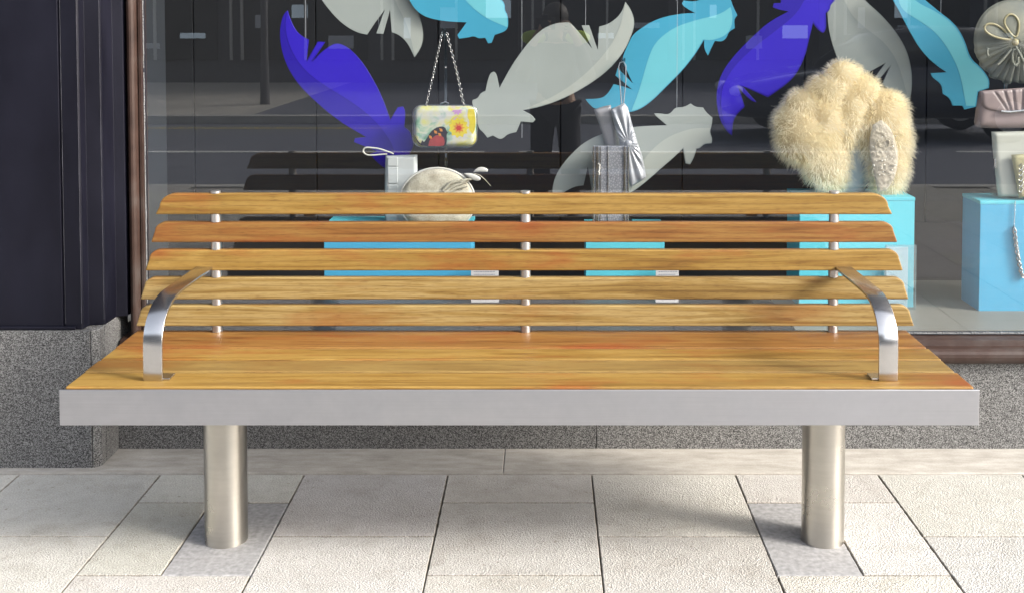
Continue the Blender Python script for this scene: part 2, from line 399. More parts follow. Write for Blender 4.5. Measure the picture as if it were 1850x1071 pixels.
# painted column: stepped profile (x, y)
def X(px, py, Y): return atY(px, py, Y)[0]
YP = YC+.012
xa = X(117, 590, YP); xb_ = X(149, 500, YP+.004)
YG = YW+.055                       # glass plane
xfr0 = X(226, 300, YG-.035); xfr1 = X(252, 300, YG-.035)
prof = [(-2.6, YP), (xa-.006, YP), (xa-.004, YP+.008), (xa+.001, YP+.008), (xa+.003, YP+.001), (xb_-.004, YP+.001), (xb_, YP+.006), (xb_+.001, YP+.045),
        (xb_+.044, YP+.056), (xb_+.047, YP+.062), (xb_+.048, YP+.15), (xfr0+.002, YP+.16), (xfr0+.003, YG-.02), (xfr0+.002, YG+.1), (-2.6, YG+.1)]
mb = MB(); xprism(mb, prof[::-1], ZP+.001, 4.2)
mb.build('column', M_PAINT, shop, bevel=.0015)
M_WORN = simple('worn_paint', (.06, .06, .075), .7, var=.6, vscale=50)
for xe, ye in ((xb_-.0035, YP+.0004), (xa+.0025, YP+.0005), (xb_+.0445, YP+.0555)):      # chipped paint along each moulding edge
    vs = []
    for i in range(420):
        z = ZP+.02+i*.006; w = .0001+.0018*max(0, noise.noise(Vector((xe*50, 0, z*9)))+.15)*(.6+.4*noise.noise(Vector((xe, 3, z*90))))
        vs += [(xe-w, ye-.0004, z), (xe, ye-.0004, z), (xe, ye+.001, z)]
    mb = MB(); mb.add(vs, [(3*i+k, 3*i+3+k, 3*i+4+k, 3*i+1+k) for i in range(419) for k in (0, 1)]); mb.build('worn_paint_edge', M_WORN, shop)
# bevelled bottom moulding on plinth top
mb = MB(); mb.box(-2.6, xb_-.02, YP-.008, YP-.0005, ZP+.001, ZP+.012); mb.build('column_base_bead', M_PAINT, shop, bevel=.003)
# window frame: rounded bronze jamb, right jamb (out of view), sill
def halfround(mb, x0, x1, yb, dep, z0, z1, n=10):
    pts = [(x0, yb)]+[((x0+x1)/2-(x1-x0)/2*cos(pi*k/n), yb-dep*(sin(pi*k/n)**.6)) for k in range(1, n)]+[(x1, yb)]
    xprism(mb, pts, z0, z1)
ZG = atY(1750, 600, YG)[1]; ZS = atY(1800, 655, YW-.004)[1]
fr = MB(); halfround(fr, xfr0+.003, xfr1-.004, YG+.03, .075, ZG-.02, 4.2)
fr.box(xfr1-.0035, xfr1+.006, YG-.022, YG+.03, ZG-.02, 4.2)
frame = fr.build('window_frame', M_BRONZE, shop, bevel=.0008)
fr = MB(); halfround(fr, 3.05, 3.11, YG+.03, .075, ZG-.02, 4.2); fr.build('window_frame', M_BRONZE, shop)
# sill: round bronze bar in front, flat ledge behind (profile in y,z along x)
def yprof(mb, pts, x0, x1):
    n = len(pts); vs = [(x0, y, z) for y, z in pts]+[(x1, y, z) for y, z in pts]
    mb.add(vs, [tuple(range(n)), tuple(range(2*n-1, n-1, -1))]+[(i, i+n, (i+1) % n+n, (i+1) % n) for i in range(n)])
mb = MB(); hh = ZG-ZS
pts = [(YG+.03, ZS+.001), (YW-.012, ZS+.001)]
for k in range(9):
    a = -pi/2+pi*k/8; pts.append((YW-.014-.024*cos(a), ZS+.027+.026*sin(a)))
pts += [(YW+.0, ZS+.055), (YW+.004, ZS+hh-.012), (YW+.03, ZS+hh-.006), (YG+.03, ZS+hh-.004)]
yprof(mb, pts, xfr0-.02, 3.3); sill = mb.build('window_sill', M_BRONZE, shop, bevel=.001)
mb = MB(); mb.box(XPE+.001, 1.0*atz(1078, 815, 0)[0]-.0012, YW, YW+.25, -.14, ZS); mb.box(atz(1078, 815, 0)[0]+.0012, 3.3, YW, YW+.25, -.14, ZS)
mb.build('window_base_wall', M_GRAN, shop)
# seal lines
mb = MB(); xs0 = xfr1+.0062
for i in range(170):
    z = ZG+i*.011; w = .0006+.0022*abs(noise.noise(Vector((0, 0, z*19))))+.001*random.random()
    mb.box(xs0, xs0+w, YG-.006, YG-.0005, z, z+.011*random.uniform(.75, 1))
for i in range(420):
    x = xs0+.003+i*.0095; h = .002+.003*abs(noise.noise(Vector((x*21, 0, 0))))+.0015*random.random()
    mb.box(x, x+.0095*random.uniform(.7, 1), YG-.006, YG-.0005, ZG-.002, ZG-.002+h)
mb.build('glazing_seal', M_SEAL, shop)
mb = MB(); mb.box(xs0, 3.06, YG-.012, YG+.028, ZG-.0035, ZG-.0022); mb.box(xfr1+.0061, xs0+.0008, YG-.007, YG+.02, ZG, 4.2); mb.build('glazing_gasket', M_DARK, shop)
mb = MB(); mb.add([(xs0, YG, ZG-.002), (3.055, YG, ZG-.002), (3.055, YG, 4.2), (xs0, YG, 4.2)], [(0, 1, 2, 3)])
mb.build('window_glass', M_GLASS, shop, flip=False)
# fascia above
mb = MB(); mb.box(-2.6, 3.3, YP+.05, YG+.1, 4.2, 5.4); mb.build('fascia', M_PAINT, shop, bevel=.01)
# display interior
ZF = ZG-.006; YK = 5.75
mb = MB(); mb.box(xs0-.12, 3.3, YG+.031, YK, ZF-.05, ZF); mb.build('display_floor', M_DFLOOR, shop)
mb = MB(); mb.box(atz(1420, 575, ZF)[0], 3.29, YG+.04, YG+.75, ZF+.0003, ZF+.0033); mb.build('display_floor_pale', M_DFLOOR_PALE, shop)  # paler right part of the floor, outside the painted bench shade
mb = MB(); xx = -2.4; k = 0
while xx < 4.6:
    w = .62; mb.box(xx, xx+w-.006, YK+.001, YK+.03, ZF-.02, 4.3); xx += w
mb.build('display_back_panel', M_BACK, shop, bevel=.002)
mb = MB(); mb.box(-2.5, 4.7, YK+.04, YK+.1, -.1, 4.4); mb.box(-2.6, 4.7, YG+.11, YK+.1, 4.3, 4.4); mb.box(4.62, 4.7, YG+.1, YK+.04, ZF, 4.3)
mb.box(-2.6, -2.5, YG+.11, YK+.1, ZF-.1, 4.3); mb.build('display_enclosure', M_BACK, shop)
mb = MB(); mb.box(xs0-.035, xs0-.005, YG+.032, YG+.23, ZF, 4.3); mb.build('window_reveal', M_REVEAL, shop, bevel=.002)
mb = MB(); mb.box(3.3, 7, YC, YG+.2, -.14, 5.4); mb.build('side_wall', M_PAINT, shop)
mb = MB(); mb.box(-7, -2.6, YC, YG+.2, -.14, 5.4); mb.build('side_wall', M_PAINT, shop)

# ------------------------------------------------------------------ the bench
ZT = .51
BX = -.0625
YF = atz(938, 698, ZT)[1]
BX = (atz(117, 698, ZT)[0]+atz(1760, 698, ZT)[0])/2
bench = empty('street_bench', (BX, YF+.25, 0), 'long wooden slatted bench with brushed steel legs and curved armrests, before the shop window', 'bench')
HL = (atz(1760, 698, ZT)[0]-atz(117, 698, ZT)[0])/2
rows = [atz(938, y, ZT)[1] for y in (698, 672, 650, 628.5, 603)]
M_WOODB = wood_mat('iroko_wood_brown', ((.10, .055, .014), (.165, .10, .028), (.215, .14, .042), (.16, .075, .018)))
tones = [M_WOOD, M_WOODB, M_WOOD, M_WOODR]
for i in range(4):
    mb = MB(); y0, y1 = rows[i]+(.0005 if i == 0 else .0085), rows[i+1]
    if i == 3: y1 += .045
    e = [0, .003, .001, .004][i]
    mb.box(BX-HL-e, BX+HL-e, y0, y1, ZT-.032, ZT)
    mb.build('seat_slat', tones[i], bench, bevel=.005, seg=3)
HB = (atz(1767, 698, ZT)[0]-atz(110, 698, ZT)[0])/2
ZBm = ZT-.004; ZBl = ZBm-(764-698)*YF/F
mb = MB(); mb.box(BX-HB, BX+HB, YF-.011, YF-.005, ZBl, ZBm); mb.box(BX-HB, BX+HB, YF-.0045, YF+.04, ZBl, ZBl+.006)
mb.build('front_beam', M_STEEL_X, bench, bevel=.0015)
mb = MB(); YR = rows[4]+.045
mb.box(BX-HB, BX-HB+.006, YF-.0045, YR, ZBl+.007, ZT-.034); mb.box(BX+HB-.006, BX+HB, YF-.0045, YR, ZBl+.007, ZT-.034)
mb.box(BX-HB, BX+HB, YR+.0005, YR+.006, ZBl+.007, ZT-.034)
for s in (-.8, 0, .8): mb.box(BX+s-.03, BX+s+.03, YF-.004, YR, ZBl+.03, ZT-.034)
mb.build('seat_frame', M_FRAME, bench, bevel=.001)
# legs
YL = atz(985, 973, 0)[1]; LR = 77/2*YL/F
for px in (409.5, 1486):
    x = atz(px, 973, 0)[0]
    mb = MB(); mb.tube([(x, YL, -.02), (x, YL, .006), (x, YL, ZBl+.03)], LR, n=64)
    mb.build('leg', M_STEEL_L, bench)
# back slats: upright back, each slat a little longer than the one above
YBK = rows[4]+.012; TK = .028
EDG = [(245, 1652, 546.5, 589), (253, 1642, 497.5, 541), (262, 1632, 448, 489.5), (272, 1622, 398.5, 438.5), (280, 1613, 347.5, 388)]
bt = [M_WOODP, M_WOODP, M_WOOD, M_WOODR, M_WOOD]
SZ = []
for i, (pl, pr, pt, pb_) in enumerate(EDG):
    xl, z0 = atY(pl, pb_, YBK); xr = atY(pr, pb_, YBK)[0]; z1 = atY(938, pt+.5, YBK+TK)[1]; SZ.append((z0, z1))
    c = (xl+xr)/2; hl = (xr-xl)/2; R = .036 if i == 4 else .024; sh = z1-z0
    Q = [(-hl, 0), (hl, 0)]
    cr = [(hl-.012-R*1.25+R*1.25*sin(pi/2*k/8), sh-R+R*cos(pi/2*k/8)) for k in range(9)]
    Q += cr[::-1]+[(-x, z) for x, z in cr]
    mb = MB(); mb.prism([(c+x, z0+z) for x, z in Q], YBK, YBK+TK)
    mb.build('back_slat', bt[i], bench, bevel=.004, seg=3)
# back rods
YRD = YBK+TK*.5
for px in (389.5, 949.5, 1507):
    x = atY(px, 352, YRD)[0]; zt_ = SZ[4][1]
    mb = MB(); mb.tube([(x, YRD, ZT-.06), (x, YRD, zt_-.002)], .0125, n=24)
    rod = mb.build('back_rod', M_STEEL_R, bench)
    mb = MB(); mb.tube([(x, YRD, zt_+.0005), (x, YRD, zt_+.0065)], .0140, n=24)
    mb.build('cap', M_STEEL_R, rod, bevel=.001)
    for i in range(4):
        mb = MB(); mb.tube([(x, YRD, SZ[i][1]+.0005), (x, YRD, SZ[i+1][0]-.0005)], .0142, n=32); mb.build('spacer', M_STEEL_R, rod)
    mb = MB(); mb.tube([(x, YRD, ZT+.0005), (x, YRD, SZ[0][0]-.0005)], .0142, n=32); mb.build('spacer', M_STEEL_R, rod)
# armrests
def arm(px, sg):
    x, YA = atz(px, 688, ZT); w = .0235; th = .008
    zt = .700; Yend = YRD
    path = [(YA, ZT+.0005), (YA, ZT+.03), (YA, ZT+.06), (YA+.0005, ZT+.085)]
    a0 = (YA+.0005, ZT+.085); a1 = (YA+.17, zt)
    for k in range(1, 17):
        t = k/16; c1 = (YA+.002, ZT+.145); c2 = (YA+.055, zt+.001)
        path.append(tuple((1-t)**3*a0[j]+3*(1-t)**2*t*c1[j]+3*(1-t)*t*t*c2[j]+t**3*a1[j] for j in (0, 1)))
    for k in range(1, 5): path.append((a1[0]+(Yend-a1[0])*k/4, zt-.0015*k/4))
    vs = []; n = len(path)
    for i, (y, z) in enumerate(path):
        y2, z2 = path[min(i+1, n-1)]; y1, z1 = path[max(i-1, 0)]
        t = Vector((y2-y1, z2-z1)).normalized(); nr = Vector((t.y, -t.x))
        for (sx, d) in ((-w, 0), (w, 0), (w, th), (-w, th)): vs.append((x+sx, y+nr.x*d, z+nr.y*d))
    fs = [(0, 1, 2, 3), tuple(4*(n-1)+k for k in (3, 2, 1, 0))]
    for i in range(n-1):
        for k in range(4): fs.append((4*i+k, 4*i+4+k, 4*i+4+(k+1) % 4, 4*i+(k+1) % 4))
    mb = MB(); mb.add(vs, fs, True); o = mb.build('armrest', M_STEEL_A, bench, bevel=.001)
    fp = MB(); fp.box(x-w if sg < 0 else x-w-.016, x+w+.016 if sg < 0 else x+w, YA+.006, YA+.05, ZT+.0005, ZT+.005); fp.build('foot_plate', M_STEEL_A, o, bevel=.001)
arm(276, -1); arm(1605, 1)

# ------------------------------------------------------------------ flat and padded shapes from an outline
def in_poly(x, y, P):
    c = False; j = len(P)-1
    for i in range(len(P)):
        if (P[i][1] > y) != (P[j][1] > y) and x < (P[j][0]-P[i][0])*(y-P[i][1])/(P[j][1]-P[i][1])+P[i][0]: c = not c
        j = i
    return c
def edge_d(x, y, P):
    b = 1e9; j = len(P)-1
    for i in range(len(P)):
        ax, ay = P[j]; bx, by = P[i]; dx, dy = bx-ax, by-ay; l = dx*dx+dy*dy
        t = 0 if l == 0 else max(0, min(1, ((x-ax)*dx+(y-ay)*dy)/l))
        b = min(b, (x-ax-t*dx)**2+(y-ay-t*dy)**2); j = i
    return sqrt(b)
def smooth_poly(P, it=1, keep=40):
    for _ in range(it):
        Q = []; n = len(P)
        for i in range(n):
            a, b, c = Vector(P[i-1]), Vector(P[i]), Vector(P[(i+1) % n])
            ang = math.degrees((b-a).angle(c-b, 0)) if (b-a).length > 0 and (c-b).length > 0 else 0
            if ang > keep: Q.append(tuple(b))
            else: Q.append(tuple(b.lerp(a, .25))); Q.append(tuple(b.lerp(c, .25)))
        P = Q
    return P
def board(outline, Y, th, tilt=0):
    P = [atY(x, y, Y) for x, y in outline]; mb = MB(); mb.prism(P, Y-th/2, Y+th/2); return mb
def pillow(outline, Y, th, edge=None, step=.006, bumpf=None, back=True):
    P = [atY(x, y, Y) for x, y in outline]; mb = MB()
    xs = [p[0] for p in P]; zs = [p[1] for p in P]
    pts = [Vector(p) for p in P]; n0 = len(P)
    x = min(xs)+step/2; r = 0
    while x < max(xs):
        z = min(zs)+step/2*(1+(r % 2))
        while z < max(zs):
            if in_poly(x, z, P) and edge_d(x, z, P) > step*.45: pts.append(Vector((x, z)))
            z += step
        x += step*.87; r += 1
    res = delaunay_2d_cdt(pts, [(i, (i+1) % n0) for i in range(n0)], [], 1, 1e-7)
    V, Fc = res[0], res[2]
    e = edge or min(max(xs)-min(xs), max(zs)-min(zs))*.3
    def hgt(v):
        d = min(1, edge_d(v[0], v[1], P)/e); h = sqrt(max(0, 1-(1-d)**2))
        return h
    fr_ = []; bk = []
    for v in V:
        h = hgt(v); b = bumpf(v[0], v[1]) if bumpf else 0
        fr_.append((v[0], Y-th/2*h-b*min(1, h*1.5)-.0003, v[1])); bk.append((v[0], Y+th/2*h+.0003, v[1]))
    mb.add(fr_, Fc, True)
    if back: mb.add(bk, [tuple(reversed(f)) for f in Fc], True)
    return mb
def c2(p): return [(480+x/2.975, y/2.975) for x, y in p]
def c3(p): return [(820+x/2.976, y/2.976) for x, y in p]
def c4(p): return [(1270+x/2.819, y/2.819) for x, y in p]
def c6(p): return [(1030+x/3.827, 90+y/3.827) for x, y in p]
def cC(p): return [(690+x/4.465, 40+y/4.465) for x, y in p]      # clutch crop
def cH(p): return [(640+x/6.607, 240+y/6.607) for x, y in p]     # hat crop

def card_mat(name, col, rough=.45):
    m, t, p = mat(name); v = coords(t); f = noise_tex(t, v, 4, 4)
    c = mix(t, f, tuple(x*.88 for x in col), tuple(min(1, x*1.12) for x in col)); L(t, c, p.inputs['Base Color'])
    p.inputs['Roughness'].default_value = rough; p.inputs['Specular IOR Level'].default_value = .3
    return m
PURP = card_mat('purple_acrylic', (.015, .005, .25)); PURPL = card_mat('violet_acrylic', (.024, .009, .36))
GREY = card_mat('grey_acrylic', (.25, .275, .26)); GREYD = card_mat('pale_grey_acrylic', (.31, .33, .30))
CYAN = card_mat('sky_blue_acrylic', (.045, .265, .39)); CYANL = card_mat('turquoise_acrylic', (.12, .40, .46))
def feather(label, outline, Y, m1, over=None, m2=None, threads=()):
    P = smooth_poly(outline, 2, 50)
    cx = sum(p[0] for p in P)/len(P); cy = sum(p[1] for p in P)/len(P); x, z = atY(cx, cy, Y)
    o = empty('hanging_feather', (x, Y, z), label, 'feather decoration', 'large cut out feathers hanging in the shop window')
    board(P, Y, .005).build('vane', m1, o, bevel=.0006, seg=1)
    if over: board(smooth_poly(over, 2, 50), Y-.0029, .0006).build('vane_overlay', m2, o)
    for (tx, ty) in threads:
        a = atY(tx, ty, Y); mb = MB(); mb.tube([(a[0], Y+.004, a[1]), (a[0], Y+.004, 4.29)], .0007, n=5); mb.build('thread', M_THREAD, o)
    return o
YFe = YG+.62
feather('purple feather curving left of the patterned clutch, tip at the upper left', c2([(118, 58), (130, 100), (160, 165), (200, 200), (232, 215), (220, 330), (280, 225), (320, 228), (252, 330), (300, 280), (350, 245), (385, 233), (430, 248), (480, 290), (530, 350), (575, 425), (610, 490), (640, 560), (670, 645), (690, 610), (710, 578), (738, 575), (752, 600), (745, 685), (775, 705), (785, 740), (797, 775), (785, 810), (750, 870), (700, 930), (640, 905), (600, 875), (560, 830), (600, 815), (475, 765), (480, 745), (540, 738), (500, 715), (430, 675), (340, 610), (250, 530), (180, 460), (120, 370), (85, 270), (75, 180), (85, 110), (100, 75)]), YFe, PURP,
    c2([(118, 62), (130, 104), (160, 168), (200, 204), (228, 218), (217, 332), (225, 336), (282, 228), (316, 230), (240, 330), (256, 334), (302, 284), (350, 249), (385, 237), (430, 252), (478, 293), (527, 353), (572, 427), (607, 492), (636, 562), (668, 655), (690, 616), (712, 582), (736, 580), (748, 602), (741, 688), (770, 708), (780, 740), (790, 775), (760, 840), (700, 900), (690, 800), (660, 740), (590, 650), (480, 560), (330, 470), (220, 390), (150, 300), (112, 200), (105, 110)]), PURPL, [(552, 75)])
feather('grey feather pointing down from the top edge, left of the clutch chain', c2([(250, -120), (280, -40), (300, 0), (330, 40), (380, 100), (440, 150), (500, 180), (545, 188), (590, 120), (640, 55), (595, 182), (632, 184), (668, 55), (678, 175), (720, 190), (765, 235), (800, 310), (835, 260), (848, 200), (840, 130), (820, 70), (800, 0), (760, -90), (690, -180), (560, -270), (420, -330), (360, -330), (300, -250)]), YFe+.05, GREY,
    c2([(690, 0), (740, 90), (775, 180), (800, 304), (832, 258), (844, 200), (836, 130), (816, 70), (796, 0), (756, -85), (690, -170), (660, -80)]), GREYD, [(684, 60), (717, 62)])
feather('sky blue feather with turquoise half, at the top edge above the patterned clutch', c2([(745, -60), (770, 0), (800, 50), (850, 90), (920, 110), (1000, 120), (1080, 122), (1060, 150), (1030, 190), (1040, 210), (1085, 205), (1120, 195), (1145, 210), (1180, 205), (1195, 235), (1215, 232), (1230, 190), (1290, 170), (1305, 140), (1300, 80), (1285, 60), (1285, 20), (1250, -20), (1200, -60), (1000, -170), (850, -190), (760, -140)]), YFe+.02, CYAN,
    c2([(1060, -10), (1130, 60), (1200, 108), (1298, 148), (1301, 138), (1296, 82), (1281, 60), (1281, 22), (1246, -16), (1180, -60), (1080, -90)]), CYANL, [(838, 40)])
feather('large grey feather in the middle, above the silver pouch, pointing up right', c3([(922, 12), (950, 50), (968, 100), (970, 140), (955, 190), (920, 270), (860, 350), (780, 420), (680, 485), (560, 545), (450, 580), (370, 595), (420, 620), (438, 645), (425, 660), (360, 655), (345, 690), (335, 712), (290, 722), (265, 745), (245, 750), (210, 730), (180, 742), (160, 715), (130, 690), (118, 600), (98, 560), (100, 540), (130, 530), (140, 505), (170, 490), (180, 440), (195, 395), (215, 387), (230, 400), (245, 475), (290, 390), (340, 310), (400, 230), (470, 160), (540, 128), (600, 122), (632, 124), (743, 264), (686, 138), (727, 138), (773, 270), (781, 145), (830, 132), (880, 95), (905, 60)]), YFe-.06, GREY,
    c3([(920, 20), (946, 52), (964, 100), (966, 140), (951, 188), (916, 268), (857, 347), (777, 417), (677, 482), (558, 541), (450, 575), (375, 590), (540, 520), (660, 440), (760, 350), (850, 240), (900, 130)]), GREYD, [(1058, 46), (943, 250)])
feather('sky blue feather at centre right, behind the large grey one, pointing down left', c3([(708, 535), (790, 533), (830, 503), (858, 455), (893, 462), (958, 483), (868, 408), (880, 368), (962, 451), (912, 345), (905, 310), (940, 230), (960, 190), (1010, 150), (1080, 110), (1150, 88), (1230, 75), (1295, 72), (1235, 38), (1225, 20), (1235, 5), (1300, 12), (1340, -10)])+c4([(100, -20), (140, -5), (150, 30), (175, 80), (158, 100), (162, 145), (130, 165), (120, 195), (95, 215), (60, 210), (45, 240), (25, 285), (5, 250)])+c3([(1345, 215), (1300, 290), (1230, 380), (1150, 460), (1060, 550), (990, 595), (930, 608), (850, 600), (760, 590), (725, 560)]), YFe+.02, CYAN,
    c3([(1340, 214), (1297, 288), (1227, 378), (1147, 458), (1058, 546), (990, 590), (955, 598), (1000, 480), (1040, 330), (1080, 230), (1180, 150), (1300, 110), (1430, 80), (1488, 40), (1500, 90), (1490, 160), (1450, 200), (1380, 220)]), CYANL, [(1222, 3)])
feather('grey feather low in the middle, behind the silver pouch and half hidden by the bench', c3([(530, 1010), (545, 950), (580, 890), (640, 820), (710, 760), (800, 720), (900, 695), (1010, 680), (1145, 676), (1085, 625), (1078, 612), (1110, 612), (1150, 618), (1170, 605), (1190, 580), (1240, 578), (1272, 558), (1300, 578), (1340, 580), (1355, 605), (1390, 635), (1385, 680), (1375, 710), (1390, 750), (1385, 772), (1345, 775), (1320, 800), (1305, 800), (1290, 850), (1270, 885), (1245, 880), (1232, 800), (1180, 850), (1110, 910), (1020, 990), (950, 1040), (820, 1080), (745, 1085), (740, 1010), (720, 895), (697, 998), (650, 1003), (590, 1035), (570, 1060), (530, 1050)]), YFe-.05, GREY,
    c3([(1228, 800), (1176, 848), (1107, 907), (1018, 986), (950, 1032), (980, 930), (1040, 830), (1140, 740), (1280, 690), (1380, 690), (1371, 712), (1384, 750), (1380, 768), (1343, 771), (1316, 796), (1301, 797), (1286, 848), (1268, 880), (1248, 876), (1236, 790)]), GREYD, [(1223, 200)])
feather('purple feather left of the fur cape, sweeping down to a point', c4([(148, 692), (120, 670), (85, 610), (68, 530), (70, 450), (100, 360), (170, 270), (260, 180), (340, 110), (435, 60), (380, 50), (355, 38), (360, 18), (395, 18), (400, -30), (480, -60), (600, -60), (650, -20), (672, 5), (650, 25), (645, 55), (625, 70), (628, 150), (610, 170), (585, 155), (560, 120), (540, 200), (520, 290), (470, 390), (400, 450), (330, 497), (200, 440), (272, 522), (243, 515), (183, 452), (212, 545), (165, 590), (150, 640)]), YFe-.04, PURP,
    c4([(140, 675), (122, 660), (100, 600), (90, 530), (100, 440), (150, 350), (250, 250), (370, 160), (470, 80), (520, 0), (540, -50), (590, -50), (640, -15), (660, 5), (642, 25), (638, 50), (618, 68), (620, 148), (608, 162), (590, 150), (560, 105), (536, 195), (514, 285), (464, 386), (396, 444), (330, 488), (230, 446), (175, 436), (205, 540), (160, 585), (145, 640)]), PURPL, [(1458, 2)])
feather('tall grey feather behind the top of the fur cape', c4([(630, -40), (632, 60), (640, 160), (665, 250), (700, 340), (760, 385), (830, 378), (930, 322), (866, 408), (885, 420), (955, 335), (912, 430), (960, 470), (1010, 510), (1050, 530), (1065, 450), (1062, 350), (1035, 250), (980, 160), (910, 80), (830, 10), (790, -40), (720, -100), (660, -100)]), YFe+.07, GREY,
    c4([(700, -60), (740, 60), (820, 140), (930, 220), (1000, 330), (1048, 520), (1061, 450), (1058, 352), (1031, 252), (976, 163), (906, 84), (826, 14), (785, -35), (730, -80)]), GREYD, [(1560, 30)])
feather('turquoise and sky blue feather right of the fur cape, stem end at the bottom', c4([(965, 0), (1000, 60), (1050, 160), (1110, 260), (1180, 330), (1240, 370), (1160, 375), (1165, 395), (1215, 430), (1220, 480), (1255, 500), (1270, 540), (1320, 540), (1330, 560), (1390, 545), (1400, 470), (1455, 450), (1460, 410), (1420, 350), (1360, 300), (1330, 200), (1280, 120), (1200, 60), (1140, 10), (1080, -40), (990, -90), (940, -60)]), YFe, CYAN,
    c4([(990, -20), (1010, 50), (1090, 100), (1180, 160), (1250, 250), (1310, 370), (1340, 540), (1386, 541), (1396, 467), (1450, 447), (1455, 412), (1416, 354), (1355, 305), (1325, 205), (1275, 125), (1196, 65), (1100, 20), (1040, -30)]), CYANL, [(1700, 40)])

# ------------------------------------------------------------------ display boxes
BOXC = card_mat('turquoise_painted_board', (.085, .42, .50), .5); BOXB = card_mat('blue_painted_board', (.055, .29, .46), .5)
def dbox(label, pxl, pxr, pyb, ztop, dep, m, m2=None, lid=True):
    y0 = atz((pxl+pxr)/2, pyb, ZF)[1]; x0 = (atz(pxl, pyb, ZF)[0]); x1 = atz(pxr, pyb, ZF)[0]
    o = empty('display_box', ((x0+x1)/2, y0+dep/2, ZF), label, 'display box', 'turquoise display boxes in the shop window')
    mb = MB(); mb.box(x0, x1, y0, y0+dep, ZF+.0005, ztop-.0125); mb.build('box_body', m, o, bevel=.0015)
    mb = MB(); mb.box(x0-.0012, x1+.0012, y0-.0012, y0+dep+.0012, ztop-.012, ztop); mb.build('box_top', m2 or m, o, bevel=.001)
    return x0, x1, y0
B1 = dbox('turquoise box under the fur cape', 1443, 1650, 556, atY(1500, 357, atz(1500, 556, ZF)[1])[1], .21, BOXC)
B2 = dbox('turquoise box at the right edge with a necklace hanging down its front', 1768, 1985, 563, atY(1800, 363, atz(1800, 563, ZF)[1])[1], .17, BOXB, BOXC)
zb = atY(800, 408, atz(800, 540, ZF)[1])[1]
B3 = dbox('wide blue box behind the bench, under the straw hat and white pouch', 586, 852, 540, zb, .20, BOXB, BOXC)
B4 = dbox('small turquoise box behind the bench, under the silver pouch', 1058, 1200, 540, zb-.005, .16, BOXC)

# ------------------------------------------------------------------ fur cape on a bust
FURY = (B1[2]+.10)
FM = F/FURY
def fur_mat():
    m, t, p = mat('cream_fur'); a = N(t, 'Attribute'); a.attribute_name = 'tint'
    df = N(t, 'BsdfDiffuse'); tl = N(t, 'BsdfTranslucent'); ms = N(t, 'MixShader'); ms.inputs[0].default_value = .6
    L(t, a.outputs['Color'], df.inputs[0]); L(t, a.outputs['Color'], tl.inputs[0]); L(t, df.outputs[0], ms.inputs[1]); L(t, tl.outputs[0], ms.inputs[2])
    L(t, ms.outputs[0], t.nodes['Material Output'].inputs[0]); return m
M_FUR = fur_mat()
M_BUST = simple('pale_bust_fabric', (0.27, 0.312, 0.33), .7, var=.06)
M_LACE = simple('silver_lace', (.38, .335, .26), .55, var=.35, vscale=60, bmp=.8, bscale=120)
M_PEARL = simple('pearl_bead', (.75, .72, .66), .15, spec=.8)
x, z = atY(1530, 357, FURY)
bust = empty('display_bust', (x, FURY, B1 and atY(1500, 357, B1[2])[1]), 'pale blue grey bust form under the cream fur cape, on the turquoise box', 'display bust')
zb1 = atY(1500, 357, B1[2])[1]
mb = MB()
cxb = atY(1528, 300, FURY)[0]; prof_ = [(0, .075), (.02, .085), (.10, .10), (.18, .12), (.25, .125), (.31, .09), (.345, .045), (.38, .038), (.41, .04), (.42, .0)]
vs = []; fs = []; n = 28
for h, r in prof_:
    for k in range(n): vs.append((cxb+max(r, .001)*cos(2*pi*k/n), FURY+.03+max(r, .001)*.6*sin(2*pi*k/n), zb1+.002+h))
for i in range(len(prof_)-1):
    for k in range(n): fs.append((i*n+k, i*n+(k+1) % n, (i+1)*n+(k+1) % n, (i+1)*n+k))
fs.append(tuple(range(n))[::-1]); mb.add(vs, fs, True); mb.build('bust_form', M_BUST, bust)
cape = empty('fur_cape', (cxb, FURY, zb1+.2), 'fluffy cream fur cape with a beaded lace panel, behind the right end of the bench', 'fur cape')
ELL = [(1521, 136, 34, 27, .8), (1494, 166, 40, 36, .75), (1455, 192, 44, 34, .65), (1600, 196, 38, 34, .65), (1440, 222, 48, 44, .6), (1460, 248, 66, 54, .62), (1490, 288, 48, 52, .55), (1502, 318, 30, 30, .6),
       (1556, 168, 34, 36, .75), (1592, 210, 46, 50, .6), (1603, 250, 44, 62, .6), (1604, 300, 36, 48, .6), (1582, 285, 20, 62, .6), (1600, 330, 30, 26, .6), (1490, 225, 42, 60, .9), (1570, 230, 30, 70, .8), (1532, 205, 34, 62, .9), (1522, 235, 26, 50, .9)]
EL = []
for (px, py, rx, ry, dp) in ELL:
    X_, Z_ = atY(px, py, FURY); EL.append((Vector((X_, FURY-.02, Z_)), rx/FM, max(rx, 30)/FM*dp, ry/FM))
mb = MB(); cl = []
for c, rx, rw, rz in EL: mb.sphere(c, (rx*.93, rw*.93, rz*.93), 20, 12)
cl = [(.84, .74, .50)]*len(mb.v)
def inside(p, skip):
    for j, (c, rx, rw, rz) in enumerate(EL):
        if j != skip and ((p.x-c.x)/rx)**2+((p.y-c.y)/rw)**2+((p.z-c.z)/rz)**2 < .72: return True
    return False
rnd = random.Random(3); hv = []; hf = []; hc = []
areas = [rx*rz for _, rx, _, rz in EL]; TA = sum(areas); NH = 60000
